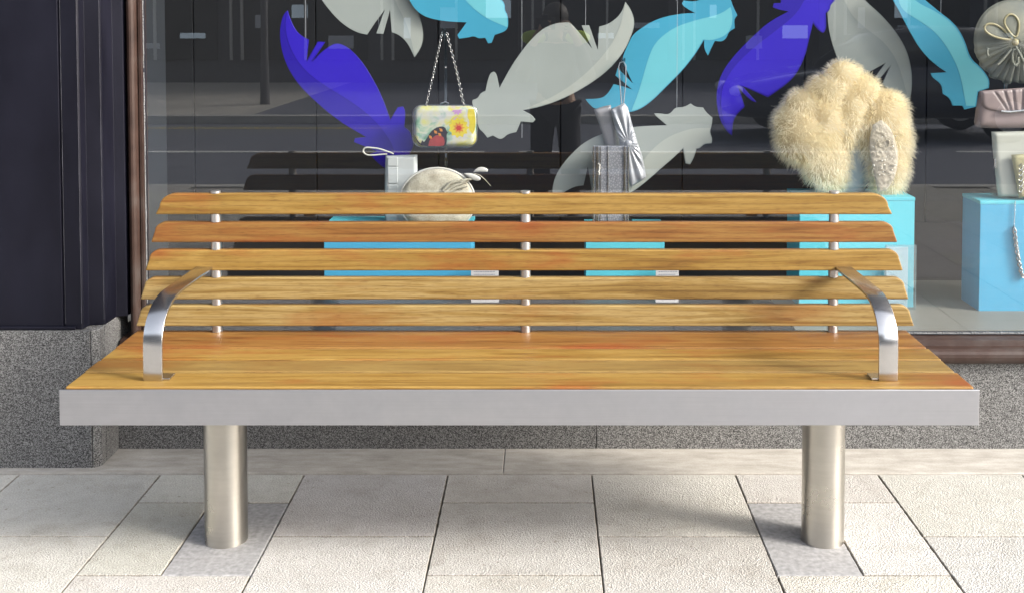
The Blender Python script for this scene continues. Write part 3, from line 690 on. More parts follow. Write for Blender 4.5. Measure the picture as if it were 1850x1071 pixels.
for j, (c, rx, rw, rz) in enumerate(EL):
    for _ in range(int(NH*areas[j]/TA)):
        u = rnd.uniform(-1, 1); a = rnd.uniform(0, 2*pi); s = sqrt(1-u*u); n_ = Vector((s*cos(a), s*sin(a), u))
        if n_.y > .45: continue
        p = Vector((c.x+n_.x*rx*.9, c.y+n_.y*rw*.9, c.z+n_.z*rz*.9))
        if inside(p, j): continue
        # leave the lace panel free
        g = Vector((n_.x/rx, n_.y/rw, n_.z/rz)).normalized()
        cl_ = noise.noise_vector(p*26); cl2 = noise.noise_vector(p*9+Vector((5, 5, 5)))
        d = (g+cl_*.45+cl2*.45+Vector((rnd.gauss(0, .24), rnd.gauss(0, .2), rnd.gauss(0, .24)-.15))).normalized()
        ln = rnd.uniform(.014, .034)*(1 if rnd.random() < .93 else 1.25); w = rnd.uniform(.0003, .0007)
        side = d.cross(Vector((0, -1, 0)));
        if side.length < .1: side = Vector((1, 0, 0))
        side = (side.normalized()+Vector((0, rnd.uniform(-.3, .3), 0))).normalized()
        q = p+d*ln*.55+Vector((0, 0, -ln*.05)); r_ = p+d*ln+Vector((0, 0, -ln*.28))
        b = len(hv); hv += [p-side*w, p+side*w, q-side*w*.8, q+side*w*.8, r_]
        hf += [(b, b+1, b+3, b+2), (b+2, b+3, b+4)]
        t_ = .5+.5*noise.noise(p*13); k_ = rnd.uniform(.88, 1.08)
        col = Vector((.92, .84, .61)).lerp(Vector((.94, .91, .80)), t_)*min(k_, 1)
        hc += [tuple(col)]*5
mb.add(hv, hf, True); cl += hc
o = mb.build('fur', M_FUR, cape, flip=False)
at = o.data.color_attributes.new('tint', 'FLOAT_COLOR', 'POINT')
for i, c in enumerate(cl): at.data[i].color = (*c, 1)
# lace panel
YLc = min((c.y-rw) for c, rx, rw, rz in EL if c.x > cxb+.03)-.004
lace = pillow(smooth_poly([(1578, 225), (1592, 217), (1606, 228), (1617, 250), (1624, 285), (1618, 320), (1602, 345), (1586, 348), (1580, 320), (1572, 280), (1570, 250)], 2), YLc, .014, step=.006, bumpf=lambda x, z: .007*noise.noise(Vector((x*120, z*120, 0))))
lp = lace.build('lace_panel', M_LACE, cape)
for i in range(26):
    px = rnd.uniform(1577, 1619); py = rnd.uniform(232, 342); X_, Z_ = atY(px, py, YLc-.012); mb = MB(); mb.sphere((X_, YLc-.013, Z_), rnd.uniform(.0015, .003), 8, 6); mb.build('bead', M_PEARL, lp)
for i in range(16):
    mb = MB()
    px = rnd.uniform(1578, 1614); py = rnd.uniform(232, 335); a0 = rnd.uniform(0, 6.28); pts = []
    X_, Z_ = atY(px, py, YLc-.012)
    for k in range(8): r_ = .004+.0012*k; pts.append((X_+r_*cos(a0+k*.5), YLc-.0125, Z_+r_*1.5*sin(a0+k*.5)))
    mb.tube(pts, .0011, 5); mb.build('cord_scroll', M_LACE, lp)

# ------------------------------------------------------------------ patterned clutch on an acrylic stand
YCl = B3[2]+.07
def clutch_mat():
    m, t, p = mat('printed_clutch_silk'); v = coords(t)
    n1 = noise_tex(t, v, 14, 4, .6, .6); n2 = N(t, 'TexNoise'); n2.inputs['Scale'].default_value = 22; L(t, v, n2.inputs['Vector'])
    c = ramp(t, n1, [(.30, (.10, .32, .20)), (.40, (.35, .62, .45)), (.48, (.75, .78, .62)), (.56, (.85, .84, .30)), (.64, (.80, .72, .08)), (.74, (.75, .55, .75))]).outputs[0]
    c = mix(t, ramp(t, n2.outputs['Fac'], [(.45, (0, 0, 0)), (.65, (.8, .8, .8))]).outputs[0], c, (.80, .78, .84))
    c = mix(t, 1, c, (.50, .50, .50), 'MULTIPLY')
    L(t, c, p.inputs['Base Color']); p.inputs['Roughness'].default_value = .35; return m
M_CL = clutch_mat()
M_SILVER = simple('silver_metal', (0.45, 0.45, 0.444), .2, metal=1, var=.05)
M_BLACKP = simple('butterfly_black', (.012, .01, .015), .4); M_REDP = simple('butterfly_red', (.22, .03, .03), .4, var=.4, vscale=60)
M_ORG = simple('orange_print', (0.45, 0.18, 0.03), .4, var=.3, vscale=40); M_DRED = simple('dark_red_print', (.35, .02, .01), .4)
M_YELP = simple('yellow_print', (0.48, 0.396, 0.03), .4, var=.25, vscale=50); M_PINKP = simple('pink_print', (0.372, 0.21, 0.396), .4, var=.3, vscale=90)
X_, Z_ = atY(805, 230, YCl)
cl_o = empty('clutch_bag', (X_, YCl, Z_), 'rounded box clutch printed with flowers and a butterfly, hanging by a silver chain', 'clutch bag')
def rrect(x0, y0, x1, y1, r, n=6):
    P = []
    for (cx_, cy_, a0) in ((x1-r, y0+r, -pi/2), (x1-r, y1-r, 0), (x0+r, y1-r, pi/2), (x0+r, y0+r, pi)):
        for k in range(n+1): a = a0+pi/2*k/n; P.append((cx_+r*cos(a), cy_+r*sin(a)))
    return P
pillow(rrect(747, 192, 860.5, 264.5, 15), YCl, .045, edge=.02, step=.005).build('clutch_body', M_CL, cl_o)
P = [atY(x, y, YCl) for x, y in rrect(746, 191, 861.5, 265.5, 16)]
mb = MB(); mb.tube([(a, YCl, b) for a, b in P+P[:1]], .0028, 8, cap=False); mb.build('metal_frame', M_SILVER, cl_o)
def decal(poly, d, m, name):
    Pd = smooth_poly(cC(poly), 1, 60); PP = [atY(x, y, YCl) for x, y in Pd]; mb = MB(); mb.prism(PP, YCl-.0235-d, YCl-.0215-d*.5); mb.build(name, m, cl_o)
decal([(262, 900), (300, 960), (318, 978), (330, 950), (345, 965), (370, 930), (400, 880), (440, 850), (480, 838), (515, 845), (527, 880), (540, 885), (525, 905), (530, 950), (520, 990), (500, 1002), (340, 1000), (290, 970)], 0, M_BLACKP, 'butterfly_print')
decal([(395, 940), (420, 925), (450, 905), (500, 920), (512, 960), (505, 990), (470, 998), (380, 995), (385, 965)], .0006, M_REDP, 'butterfly_print')
for cx_, cy_ in ((437, 885), (480, 868), (470, 905), (395, 925)): decal([(cx_-12, cy_-14), (cx_+10, cy_-8), (cx_+14, cy_+12), (cx_-6, cy_+10)], .0012, M_ORG, 'butterfly_spot')
def blob(cx_, cy_, r, k=14, j=.15, ph=0): return [(cx_+r*(1+j*(-1)**i)*cos(2*pi*i/k+ph), cy_+r*(1+j*(-1)**i)*sin(2*pi*i/k+ph)) for i in range(k)]
decal([(700, 700), (745, 700), (758, 760), (758, 860), (735, 900), (700, 860), (712, 800), (690, 760)], -.0006, M_YELP, 'flower_print')
decal(blob(622, 850, 75, 22, .12), -.0003, M_YELP, 'flower_print'); decal(blob(624, 850, 40, 18, .25), .0003, M_ORG, 'flower_print'); decal(blob(624, 852, 22, 12, .2), .0009, M_DRED, 'flower_centre')
decal(blob(612, 705, 40, 18, .2)[:10], -.0003, M_PINKP, 'flower_print')
def chain(pts, r, link, name, m, parent):
    mb = MB(); Pv = [Vector(p) for p in pts]; tot = []
    for a, b in zip(Pv[:-1], Pv[1:]):
        n = max(1, int((b-a).length/link))
        for k in range(n): tot.append((a.lerp(b, k/n), a.lerp(b, (k+1)/n)))
    for i, (a, b) in enumerate(tot):
        d = (b-a).normalized(); s = Vector((1, 0, 0)) if i % 2 else Vector((0, 1, 0)); s = (s-d*s.dot(d)).normalized(); c = (a+b)/2; l = (b-a).length*.62
        ring = [c+d*l*cos(2*pi*k/8)+s*r*sin(2*pi*k/8) for k in range(9)]
        mb.tube(ring, r*.38, 5, cap=False)
    return mb.build(name, m, parent)
def A3(px, py, Y): a = atY(px, py, Y); return (a[0], Y, a[1])
chain([A3(770, 190, YCl), A3(784, 130, YCl), A3(799, 58, YCl-.004)], .0042, .010, 'chain', M_SILVER, cl_o)
chain([A3(838, 190, YCl), A3(825, 130, YCl), A3(807, 60, YCl-.004)], .0042, .010, 'chain', M_SILVER, cl_o)
for px in (770, 838):
    mb = MB(); mb.tube([A3(px, 193, YCl), A3(px, 187, YCl)], .005, 10); mb.build('chain_lug', M_SILVER, cl_o)
zt3 = zb
st = empty('acrylic_stand', (atY(807, 400, YCl)[0], YCl+.04, zt3), 'clear upright acrylic stand holding the chain of the printed clutch', 'display stand', 'clear acrylic display stands')
mb = MB(); xs = atY(806, 300, YCl+.04)[0]; mb.box(xs-.005, xs+.005, YCl+.036, YCl+.044, zt3+.006, atY(806, 62, YCl+.04)[1]); mb.box(xs-.008, xs+.006, YCl-.01, YCl+.05, atY(806, 64, YCl)[1], atY(806, 52, YCl)[1])
mb.build('upright', M_ACR, st, bevel=.001)
mb = MB(); mb.box(xs-.05, xs+.05, YCl+.0, YCl+.09, zt3+.0005, zt3+.0055); mb.build('stand_base', M_ACR, st, bevel=.001)
mb = MB(); mb.sphere((xs, YCl+.034, atY(806, 123, YCl)[1]), .004, 10, 8); mb.build('screw', M_SILVER, st)
mb = MB(); mb.tube([(xs-.02, YCl+.03, atY(806, 189, YCl)[1]), (xs, YCl+.03, atY(806, 186, YCl)[1]), (xs+.012, YCl+.03, atY(806, 189, YCl)[1])], .004, 8); mb.build('bracket', M_SILVER, st)

# ------------------------------------------------------------------ white pouch with wrist strap
M_WPOUCH = simple('white_satin', (0.396, 0.42, 0.42), .4, var=.1, vscale=12); M_STRAP = simple('ivory_strap', (0.45, 0.444, 0.396), .4)
Yp = B3[2]+.10
X_, _z = atY(725, 400, Yp); 
po = empty('white_pouch', (X_, Yp, zt3), 'tall white satin pouch with a looped wrist strap beside the straw hat', 'pouch')
pb = atY(725, 406, Yp)[1]; ybot = 405
mb = pillow([(696.5, 281), (754, 280), (754.5, 340), (755, ybot), (696, ybot), (695, 340)], Yp, .04, edge=.012, step=.006)
mb.build('pouch_body', M_WPOUCH, po)
mb = MB()
for (a, b) in ((283, 299), (301, 330), (333, 366), (369, 398)):
    P = [atY(x, y, Yp) for x, y in rrect(702.5, a, 720, b, 2, 3)]; mb.prism(P, Yp-.024, Yp-.018)
mb.build('pleat_panel', M_WPOUCH, po, bevel=.0015)
P = [(697, 279), (685, 280), (672, 281), (664, 281), (657, 277), (656, 271), (660, 267), (668, 267), (685, 269), (700, 274), (714, 279.5)]
mb = MB(); mb.tube([A3(x, y, Yp-.01) for x, y in smooth_poly(P, 2, 170)[1:-1]], .003, 8); mb.build('wrist_strap', M_STRAP, po)

# ------------------------------------------------------------------ straw hat with petals
def straw_mat():
    m, t, p = mat('woven_straw'); v = coords(t)
    w = N(t, 'TexWave'); w.inputs['Scale'].default_value = 45; w.inputs['Distortion'].default_value = 12; w.inputs['Detail Scale'].default_value = 3; w.bands_direction = 'DIAGONAL'; L(t, v, w.inputs['Vector'])
    n1 = noise_tex(t, v, 18, 5, .6); c = ramp(t, n1, [(.3, (.30, .275, .21)), (.6, (.43, .41, .33))]).outputs[0]
    c = mix(t, .45, c, ramp(t, w.outputs['Fac'], [(0, (.45, .42, .36)), (.5, (1, 1, 1))]).outputs[0], 'MULTIPLY'); L(t, c, p.inputs['Base Color']); p.inputs['Roughness'].default_value = .7; bump(t, p, w.outputs['Fac'], .5, .001)
    return m
M_STRAW = straw_mat(); M_IVORY = simple('ivory_trim', (0.444, 0.438, 0.408), .45, var=.08, vscale=30); M_GREYN = simple('grey_netting', (.10, .10, .10), .8)
Yh = B3[2]+.02
hat = empty('straw_hat', (atY(788, 400, Yh)[0], Yh, zt3), 'cream woven straw hat with white petals, upright on the blue box behind the top slat', 'hat')
def ell(cx_, cy_, rx, ry, n=40): return [(cx_+rx*cos(2*pi*k/n), cy_+ry*sin(2*pi*k/n)) for k in range(n)]
pillow(ell(790, 363, 67, 58), Yh, .05, edge=.07, step=.008, bumpf=lambda x, z: .002*noise.noise(Vector((x*40, z*40, 0)))).build('hat_crown', M_STRAW, hat)
mb = MB(); mb.tube([A3(x, y, Yh) for x, y in ell(790, 363, 68, 59)+[ell(790, 363, 68, 59)[0]]], .0042, 8, cap=False); mb.build('brim_edge', M_IVORY, hat)
pillow(smooth_poly(cH([(1420, 475), (1450, 435), (1500, 408), (1560, 415), (1598, 445), (1590, 470), (1540, 472), (1480, 470)]), 2), Yh-.01, .008, step=.004).build('petal', M_IVORY, hat)
pillow(smooth_poly(cH([(1305, 488), (1380, 482), (1450, 500), (1505, 535), (1510, 560), (1480, 578), (1430, 572), (1370, 545)]), 2), Yh-.012, .008, step=.004).build('petal', M_IVORY, hat)
mb = MB(); mb.tube([A3(x, y, Yh-.012) for x, y in cH([(1330, 600), (1400, 530), (1440, 490), (1500, 510), (1560, 560), (1630, 638)])], [.004, .0025, .0015, .0015, .0015, .001], 6)
for (a, b, c_) in (((1080, 715), (1180, 640), (1330, 590)), ((1060, 690), (1150, 600), (1290, 560)), ((1120, 715), (1230, 660), (1350, 640)), ((1270, 600), (1340, 560), (1400, 560))): mb.tube([A3(x, y, Yh-.03) for x, y in cH([a, b, c_])], [.005, .006, .003], 6)
mb.build('ribbon', M_STRAW, hat)
pillow(smooth_poly(cH([(1215, 495), (1290, 485), (1345, 530), (1320, 575), (1270, 575)]), 1), Yh+.005, .006, step=.004).build('netting', M_GREYN, hat)

# ------------------------------------------------------------------ silver pouch and silver box clutch
M_SATIN = simple('silver_satin', (0.312, 0.324, 0.348), .32, metal=.25, var=.1, vscale=8); M_MINK = simple('mink_satin', (0.276, 0.27, 0.276), .35, metal=.2, var=.1)
Ys = B4[2]+.07
sp = empty('silver_pouch', (atY(1120, 300, Ys)[0], Ys, atY(1120, 300, Ys)[1]), 'folded silver satin pouch with a centre knot, hanging above the small turquoise box', 'pouch')
kx, kz = atY(1134.5, 258, Ys)
def pleat(x, z):
    dx = x-kx; dz = z-kz; a = atan2(dx, dz if dz else 1e-6) if dz > 0 else atan2(dx, -dz)
    return .0035*sin(a*22)*min(1, sqrt(dx*dx+dz*dz)/.03)
pillow(smooth_poly(c6([(165, 415), (225, 395), (280, 383), (330, 660), (300, 700), (255, 690), (215, 560)]), 1, 60), Ys+.02, .03, edge=.02, step=.005).build('pouch_back', M_MINK, sp)
pillow(c6([(280, 412), (375, 370), (400, 400), (430, 520), (470, 650), (500, 740), (527, 880), (505, 900), (418, 952), (395, 860), (345, 660), (310, 540)]), Ys-.01, .035, edge=.02, step=.004, bumpf=pleat).build('pouch_front', M_SATIN, sp)
mb = MB(); mb.sphere((kx, Ys-.03, kz), (.013, .008, .013), 12, 8); mb.build('knot', M_SATIN, sp)
mb = MB(); mb.tube([A3(x, y, Ys-.012) for x, y in c6([(355, 375), (345, 250), (335, 120), (345, 90), (370, 85), (385, 110), (385, 220), (370, 370)])], .002, 6); mb.build('strap', M_SATIN, sp)
st2 = empty('acrylic_stand', (atY(1123, 400, Ys)[0], Ys+.05, zb-.005), 'clear upright acrylic stand holding the silver pouch', 'display stand', 'clear acrylic display stands')
xs = atY(1123.5, 200, Ys+.05)[0]
mb = MB(); mb.box(xs-.006, xs+.006, Ys+.046, Ys+.054, zb+.001, atY(1123, 108, Ys+.05)[1]); mb.box(xs-.008, xs+.008, Ys-.02, Ys+.06, atY(1123, 112, Ys)[1], atY(1123, 105, Ys)[1]); mb.build('upright', M_ACR, st2, bevel=.001)
mb = MB(); mb.box(xs-.04, xs+.04, Ys+.01, Ys+.085, zb-.0045, zb+.0005); mb.build('stand_base', M_ACR, st2)
def croc():
    m, t, p = mat('silver_croc_leather'); v = coords(t); vo = N(t, 'TexVoronoi'); vo.inputs['Scale'].default_value = 110; vo.feature = 'DISTANCE_TO_EDGE'; L(t, v, vo.inputs['Vector'])
    c = ramp(t, vo.outputs['Distance'], [(0, (.2, .21, .24)), (.25, (.37, .38, .41))]).outputs[0]; L(t, c, p.inputs['Base Color'])
    p.inputs['Metallic'].default_value = .5; p.inputs['Roughness'].default_value = .3; bump(t, p, vo.outputs['Distance'], .6, .002); return m
M_CROC = croc()
Yc2 = B4[2]+.015
bc = empty('box_clutch', (atY(1104, 400, Yc2)[0], Yc2, zb-.005), 'upright silver textured clutch with shiny edge bands, on the small turquoise box', 'clutch bag')
def pbox(x0, y0, x1, y1, Y0, Y1, name, m, par, bev=.002, zlow=None):
    a = atY(x0, y1, Y0); b = atY(x1, y0, Y0); mb = MB(); mb.box(a[0], b[0], Y0, Y1, zlow if zlow is not None else a[1], b[1]); return mb.build(name, m, par, bevel=bev)
pbox(1072, 265, 1136, 405, Yc2, Yc2+.035, 'clutch_body', M_CROC, bc, .003, zb-.0045)
for (a, b) in ((1070.5, 1074), (1076, 1082), (1084.5, 1086), (1097.5, 1099.5), (1126, 1131), (1133.5, 1136.5)):
    pbox(a, 264.5, b, 404, Yc2-.004, Yc2-.0005, 'edge_band', M_SILVER, bc, .0012, zb-.004)
mb = MB()
for i in range(9):
    X_, Z_ = atY(1082+rnd.uniform(-1, 2), 296+i*2.4, Yc2); mb.sphere((X_, Yc2-.005, Z_), .0028, 8, 6)
mb.build('clasp_beads', M_PEARL, bc)

# ------------------------------------------------------------------ right side: fascinator, taupe clutch, cream bag, gold card, necklace
zt2 = atY(1800, 363, B2[2])[1]
def sinamay():
    m, t, p = mat('grey_sinamay'); v = coords(t, (1, 1, 1)); w = N(t, 'TexWave'); w.inputs['Scale'].default_value = 120; w.inputs['Distortion'].default_value = 2; L(t, v, w.inputs['Vector'])
    n1 = noise_tex(t, v, 10, 5); c = ramp(t, n1, [(.3, (.15, .17, .155)), (.65, (.27, .27, .21))]).outputs[0]
    c = mix(t, .3, c, w.outputs['Color'], 'MULTIPLY'); L(t, c, p.inputs['Base Color']); p.inputs['Roughness'].default_value = .6; bump(t, p, w.outputs['Fac'], .3, .001)
    p.inputs['Alpha'].default_value = .9; return m
M_SIN = sinamay(); M_GOLDR = simple('pale_gold_ribbon', (0.312, 0.276, 0.156), .4, var=.15, vscale=30)
Yf = B2[2]+.10
fx, fz = atY(1834, 75, Yf); Rf = 75/F*Yf
fa = empty('fascinator', (fx, Yf, fz), 'round grey mesh fascinator with looped bow, at the upper right above the taupe bag', 'hat')
mb = MB(); nr, na = 14, 120; vs = []; fs = []
kxx, kzz = atY(1833, 76, Yf); 
for i in range(nr+1):
    r = Rf*i/nr
    for k in range(na):
        a = 2*pi*k/na; low = max(0, -sin(a))**.7
        pl = .010*low*sin(a*34)*(r/Rf)**.5; dish = -.03*(1-(r/Rf)**2)
        rr = r*(1+.015*sin(3*a+1)+(.03*low*sin(a*17) if i == nr else 0)); vs.append((fx+rr*cos(a), Yf+dish+pl, fz+rr*sin(a)))
for i in range(nr):
    for k in range(na): fs.append((i*na+k, i*na+(k+1) % na, (i+1)*na+(k+1) % na, (i+1)*na+k))
mb.add(vs, fs, True); o = mb.build('mesh_disc', M_SIN, fa, flip=False); sm = o.modifiers.new('thick', 'SOLIDIFY'); sm.thickness = .0015
mb = MB(); mb.tube([vs[nr*na+k] for k in range(na)]+[vs[nr*na]], .002, 6, cap=False); mb.build('rim', M_SIN, fa)
def ribbon(pts, w, name, m, par, Y, th=.0012):
    V2 = [Vector(A3(x, y, Y)) for x, y in smooth_poly(pts, 2, 170)[1:-1]]; mb = MB(); vs = []; n = len(V2)
    for p in V2: vs += [p+Vector((0, -w, 0)), p+Vector((0, w, 0))]
    mb.add(vs, [(2*i, 2*i+1, 2*i+3, 2*i+2) for i in range(n-1)], True); o = mb.build(name, m, par, flip=False); s = o.modifiers.new('thick', 'SOLIDIFY'); s.thickness = th*3; return o
def loop(pts, m_edge, m_fill, Y):
    Pl = smooth_poly(c4(pts), 2, 170)
    pillow(Pl, Y+.004, .006, step=.005).build('bow_loop', m_fill, fa)
    mb = MB(); mb.tube([A3(x, y, Y) for x, y in Pl+Pl[:1]], .0042, 7, cap=False); mb.build('bow_edge', m_edge, fa)
loop([(1580, 205), (1530, 150), (1480, 120), (1440, 125), (1430, 150), (1460, 180), (1520, 200)], M_GOLDR, M_SIN, Yf-.05)
loop([(1590, 200), (1548, 150), (1530, 110), (1550, 75), (1585, 75), (1610, 110), (1608, 160)], M_GOLDR, M_SIN, Yf-.055)
mb = MB(); q = atY(1834, 77, Yf-.06); mb.sphere((q[0], Yf-.06, q[1]), (.013, .012, .013), 12, 8); mb.build('knot', M_GOLDR, fa)
for pts in ([(1585, 235), (1570, 300), (1590, 345), (1610, 310)], [(1450, 235), (1445, 270), (1460, 305)], [(1590, 235), (1620, 290), (1640, 330)], [(1500, 330), (1530, 300), (1570, 250)]):
    mb = MB(); mb.tube([A3(x, y, Yf-.045) for x, y in smooth_poly(c4(pts), 1, 170)], .005, 6); mb.build('ribbon_tail', M_SIN, fa)
st3 = empty('acrylic_stand', (atY(1815, 355, Yf)[0], Yf+.03, zt2), 'clear upright acrylic stand behind the taupe bag, carrying the fascinator', 'display stand', 'clear acrylic display stands')
xs = atY(1816, 200, Yf+.03)[0]
mb = MB(); mb.box(xs-.005, xs+.005, Yf+.026, Yf+.034, zt2+.0065, fz); mb.build('upright', M_ACR, st3, bevel=.001)
mb = MB(); mb.box(xs-.04, xs+.06, Yf-.01, Yf+.06, zt2+.0005, zt2+.0055); mb.build('stand_base', M_ACR, st3)
M_TAUPE = simple('taupe_satin', (0.216, 0.168, 0.162), .4, var=.12, vscale=10, bmp=.1); M_CREAM = simple('cream_satin', (0.372, 0.378, 0.33), .4, var=.1, vscale=5)
Yt_ = B2[2]+.05
tp = empty('taupe_bag', (atY(1810, 235, Yt_)[0], Yt_, atY(1810, 200, Yt_)[1]), 'taupe satin clutch with pleated flap and silver bar, below the fascinator', 'clutch bag')
pillow(smooth_poly(c4([(1408, 466), (1500, 460), (1780, 440), (1830, 470), (1850, 600), (1840, 640), (1600, 655), (1420, 655), (1385, 645), (1380, 610)]), 1, 60), Yt_, .05, edge=.03, step=.007).build('bag_body', M_TAUPE, tp)
gx, gz = atY(1850, 205, Yt_)
FL = [(atY(*c4([a])[0], Yt_), atY(*c4([b])[0], Yt_)) for a, b in (((1466, 462), (1530, 556)), ((1515, 458), (1548, 560)), ((1560, 452), (1572, 558)), ((1612, 450), (1606, 556)), ((1690, 446), (1650, 552)))]
def fold(x, z):
    h = 0
    for (ax, az), (bx, bz) in FL:
        t_ = (z-az)/(bz-az); dx = x-(ax+(bx-ax)*t_)
        if -.05 < t_ < 1.05: h += -.005*math.exp(-(dx/.0035)**2)+.002*math.exp(-((dx-.008)/.006)**2)
    return h
pillow(c4([(1412, 464), (1500, 458), (1790, 438), (1820, 500), (1810, 560), (1640, 578), (1540, 580), (1440, 560), (1420, 540)]), Yt_-.022, .02, edge=.012, step=.005, bumpf=fold).build('flap', M_TAUPE, tp)
ribbon(c4([(1516, 568), (1570, 572), (1620, 568), (1680, 558)]), .001, 'bar', M_SILVER, tp, Yt_-.038)
mb = MB(); mb.tube([A3(x, y, Yt_-.036) for x, y in c4([(1518, 568), (1560, 572), (1620, 566), (1680, 556)])], .0045, 8); mb.build('silver_bar', M_SILVER, tp)
cb = empty('cream_bag', (atY(1830, 355, Yt_)[0], Yt_-.01, zt2), 'flat cream satin bag standing on the right hand turquoise box', 'clutch bag')
def pad_bottom(pts, Y): return pts
Ycb = Yt_-.005
pillow(c4([(1468, 672), (1700, 668), (1760, 668), (1765, 900), (1760, 1005), (1502, 1003), (1490, 900)]), Ycb, .035, edge=.012, step=.007).build('bag_body', M_CREAM, cb)
mb = MB(); a = atY(1795.5, 294, Ycb-.01); mb.box(a[0]-.003, a[0]+.004, Ycb-.022, Ycb-.008, a[1]-.017, a[1]+.014); mb.build('latch', M_SILVER, cb, bevel=.001)
M_GOLD = simple('gold_glitter', (0.3, 0.276, 0.15), .45, metal=.2, var=.35, vscale=90, bmp=.5)
gc = empty('gold_purse', (atY(1845, 355, Ycb)[0], Ycb-.04, zt2), 'small gold purse with silver swirl, leaning on the cream bag at the right edge', 'purse')
pillow(c4([(1570, 790), (1720, 780), (1745, 1000), (1608, 1008), (1600, 960)]), Ycb-.035, .02, edge=.01, step=.007).build('purse_body', M_GOLD, gc)
mb = MB()
for k in range(5):
    q = c4([(1610, 850+k*28), (1622, 835+k*28), (1632, 850+k*28), (1620, 870+k*28), (1608, 862+k*28)]); mb.tube([A3(x, y, Ycb-.048) for x, y in q], .0018, 5)
mb.build('swirl', M_SILVER, gc)
nk = empty('necklace', (atY(1838, 365, B2[2])[0], B2[2]-.006, atY(1838, 400, B2[2])[1]), 'twisted silver necklace hanging down the front of the right hand turquoise box', 'necklace')
pth = [(1834, 364), (1833, 385), (1832, 410), (1835, 440), (1840, 470), (1846, 498), (1852, 500)]
chain([A3(x, y, B2[2]-.006) for x, y in pth[:3]], .0022, .006, 'fine_chain', M_SILVER, nk)
chain([A3(x, y, B2[2]-.008) for x, y in pth[2:]], .0065, .011, 'twisted_strand', M_SILVER, nk)
chain([A3(x+1.5, y+2, B2[2]-.012) for x, y in pth[2:]], .005, .009, 'twisted_strand', M_SILVER, nk)

# ------------------------------------------------------------------ price cards, frosted panel
M_CARD = simple('white_card', (0.468, 0.456, 0.456), .6, var=.04); M_INK = simple('grey_ink', (.12, .12, .14), .6)
def pcard(px0, px1, label):
    y = atz(px0, 546, ZF)[1]; a = atY(px0, 476, y); b = atY(px1, 545, y)
    o = empty('price_card', ((a[0]+b[0])/2, y, ZF), label, 'price card', 'white price cards in the shop window')
    mb = MB(); mb.box(a[0], b[0], y, y+.002, ZF+.0005, a[1]); mb.build('card', M_CARD, o)
    mb = MB(); mb.box(a[0], b[0], y+.0022, y+.04, ZF+.0005, ZF+.0025); mb.build('card_foot', M_CARD, o)
    mb = MB(); zz = a[1]-.012
    while zz > ZF+.008:
        x = a[0]+.01
        while x < b[0]-.012: w = rnd.uniform(.003, .009); mb.box(x, x+w, y-.0006, y-.0001, zz, zz+.002); x += w+.002
        zz -= .010
    mb.build('printed_lines', M_INK, o)
pcard(851, 901, 'white card beside the wide blue box, seen between the bench slats')
pcard(1185, 1226, 'white card beside the small turquoise box, seen between the bench slats')
yv = B1[2]-.03
fp = empty('acrylic_block', (atY(1632, 556, yv)[0], yv, ZF), 'white backed clear acrylic block leaning at the right corner of the fur cape box', 'display block')
pbox(1601, 447, 1641, 556, yv, yv+.006, 'white_panel', simple('white_acrylic', (.80, .82, .86), .4), fp, .001, ZF+.0005)
pbox(1598, 443, 1656, 560, yv-.012, yv-.002, 'clear_front', M_ACR, fp, .001, ZF+.0005)

# ------------------------------------------------------------------ across the street (seen mirrored in the glass)
M_FAC = simple('dark_facade', (.08, .08, .088), .8, var=.3); M_FWIN = simple('dark_shop_glass', (.012, .014, .018), .1, spec=.6)
M_SIGN = simple('pale_sign', (.45, .47, .5), .5); M_BLIND = simple('lit_window_display', (.25, .33, .38), .6); M_BLIND.node_tree.nodes['Principled BSDF'].inputs['Emission Color'].default_value = (.7, .85, 1, 1); M_BLIND.node_tree.nodes['Principled BSDF'].inputs['Emission Strength'].default_value = .35
FH = 6.5
ob = empty('opposite_building', (0, -17.6, 0), 'dark shop fronts across the street, mirrored in the display window', 'building')
mb = MB(); mb.box(-60, 3, -24, -17.6, -.1, 10); mb.box(3.01, 60, -24, -17.6, -.1, 4.6); mb.build('wall', M_FAC, ob)
for k in range(-9, 10):
    x = k*3.3; mb = MB(); mb.box(x, x+2.7, -17.58, -17.5, .5, 2.9); w = mb.build('shop_window', M_FWIN, ob)
    for j in range(3):
        q0 = x+.15+.85*j+.2*((k*7+j*3) % 4)/4; wd = .15+.5*((k*5+j*2) % 5)/5; zz = .75+.45*((k*3+j*5) % 4)/2; hh_ = .12+.5*((k+j*3) % 3)/3
        mb = MB(); mb.box(q0, q0+wd, -17.495, -17.47, zz, zz+hh_); mb.build('window_display', M_BLIND if (k+j) % 2 else M_SIGN, w)
    mb = MB()
    for xx_ in (x-.3, x-.06, x+1.33): mb.box(xx_, xx_+.05, -17.495, -17.42, .5, 2.9)
    mb.build('mullions', M_KERB, w)
mb = MB(); mb.box(-60, 60, -17.55, -17.3, 3.0, 3.7); mb.build('shop_fascia', M_SIGN, ob)
lp_ = empty('lamp_post', (-4.6, -11.2, 0), 'slim grey lamp post on the far pavement, mirrored in the display window', 'lamp post')
mb = MB(); mb.tube([(-4.6, -11.2, 0), (-4.6, -11.2, 1), (-4.6, -11.2, 6)], [.08, .06, .045], 14); mb.build('pole', M_FAC, lp_)
mb = MB(); mb.tube([(-4.6, -11.2, 6), (-4.6, -10.9, 6.3), (-4.6, -10.2, 6.35)], .035, 8); mb.box(-4.7, -4.5, -10.5, -9.9, 6.32, 6.42); mb.build('lamp_head', M_FAC, lp_)
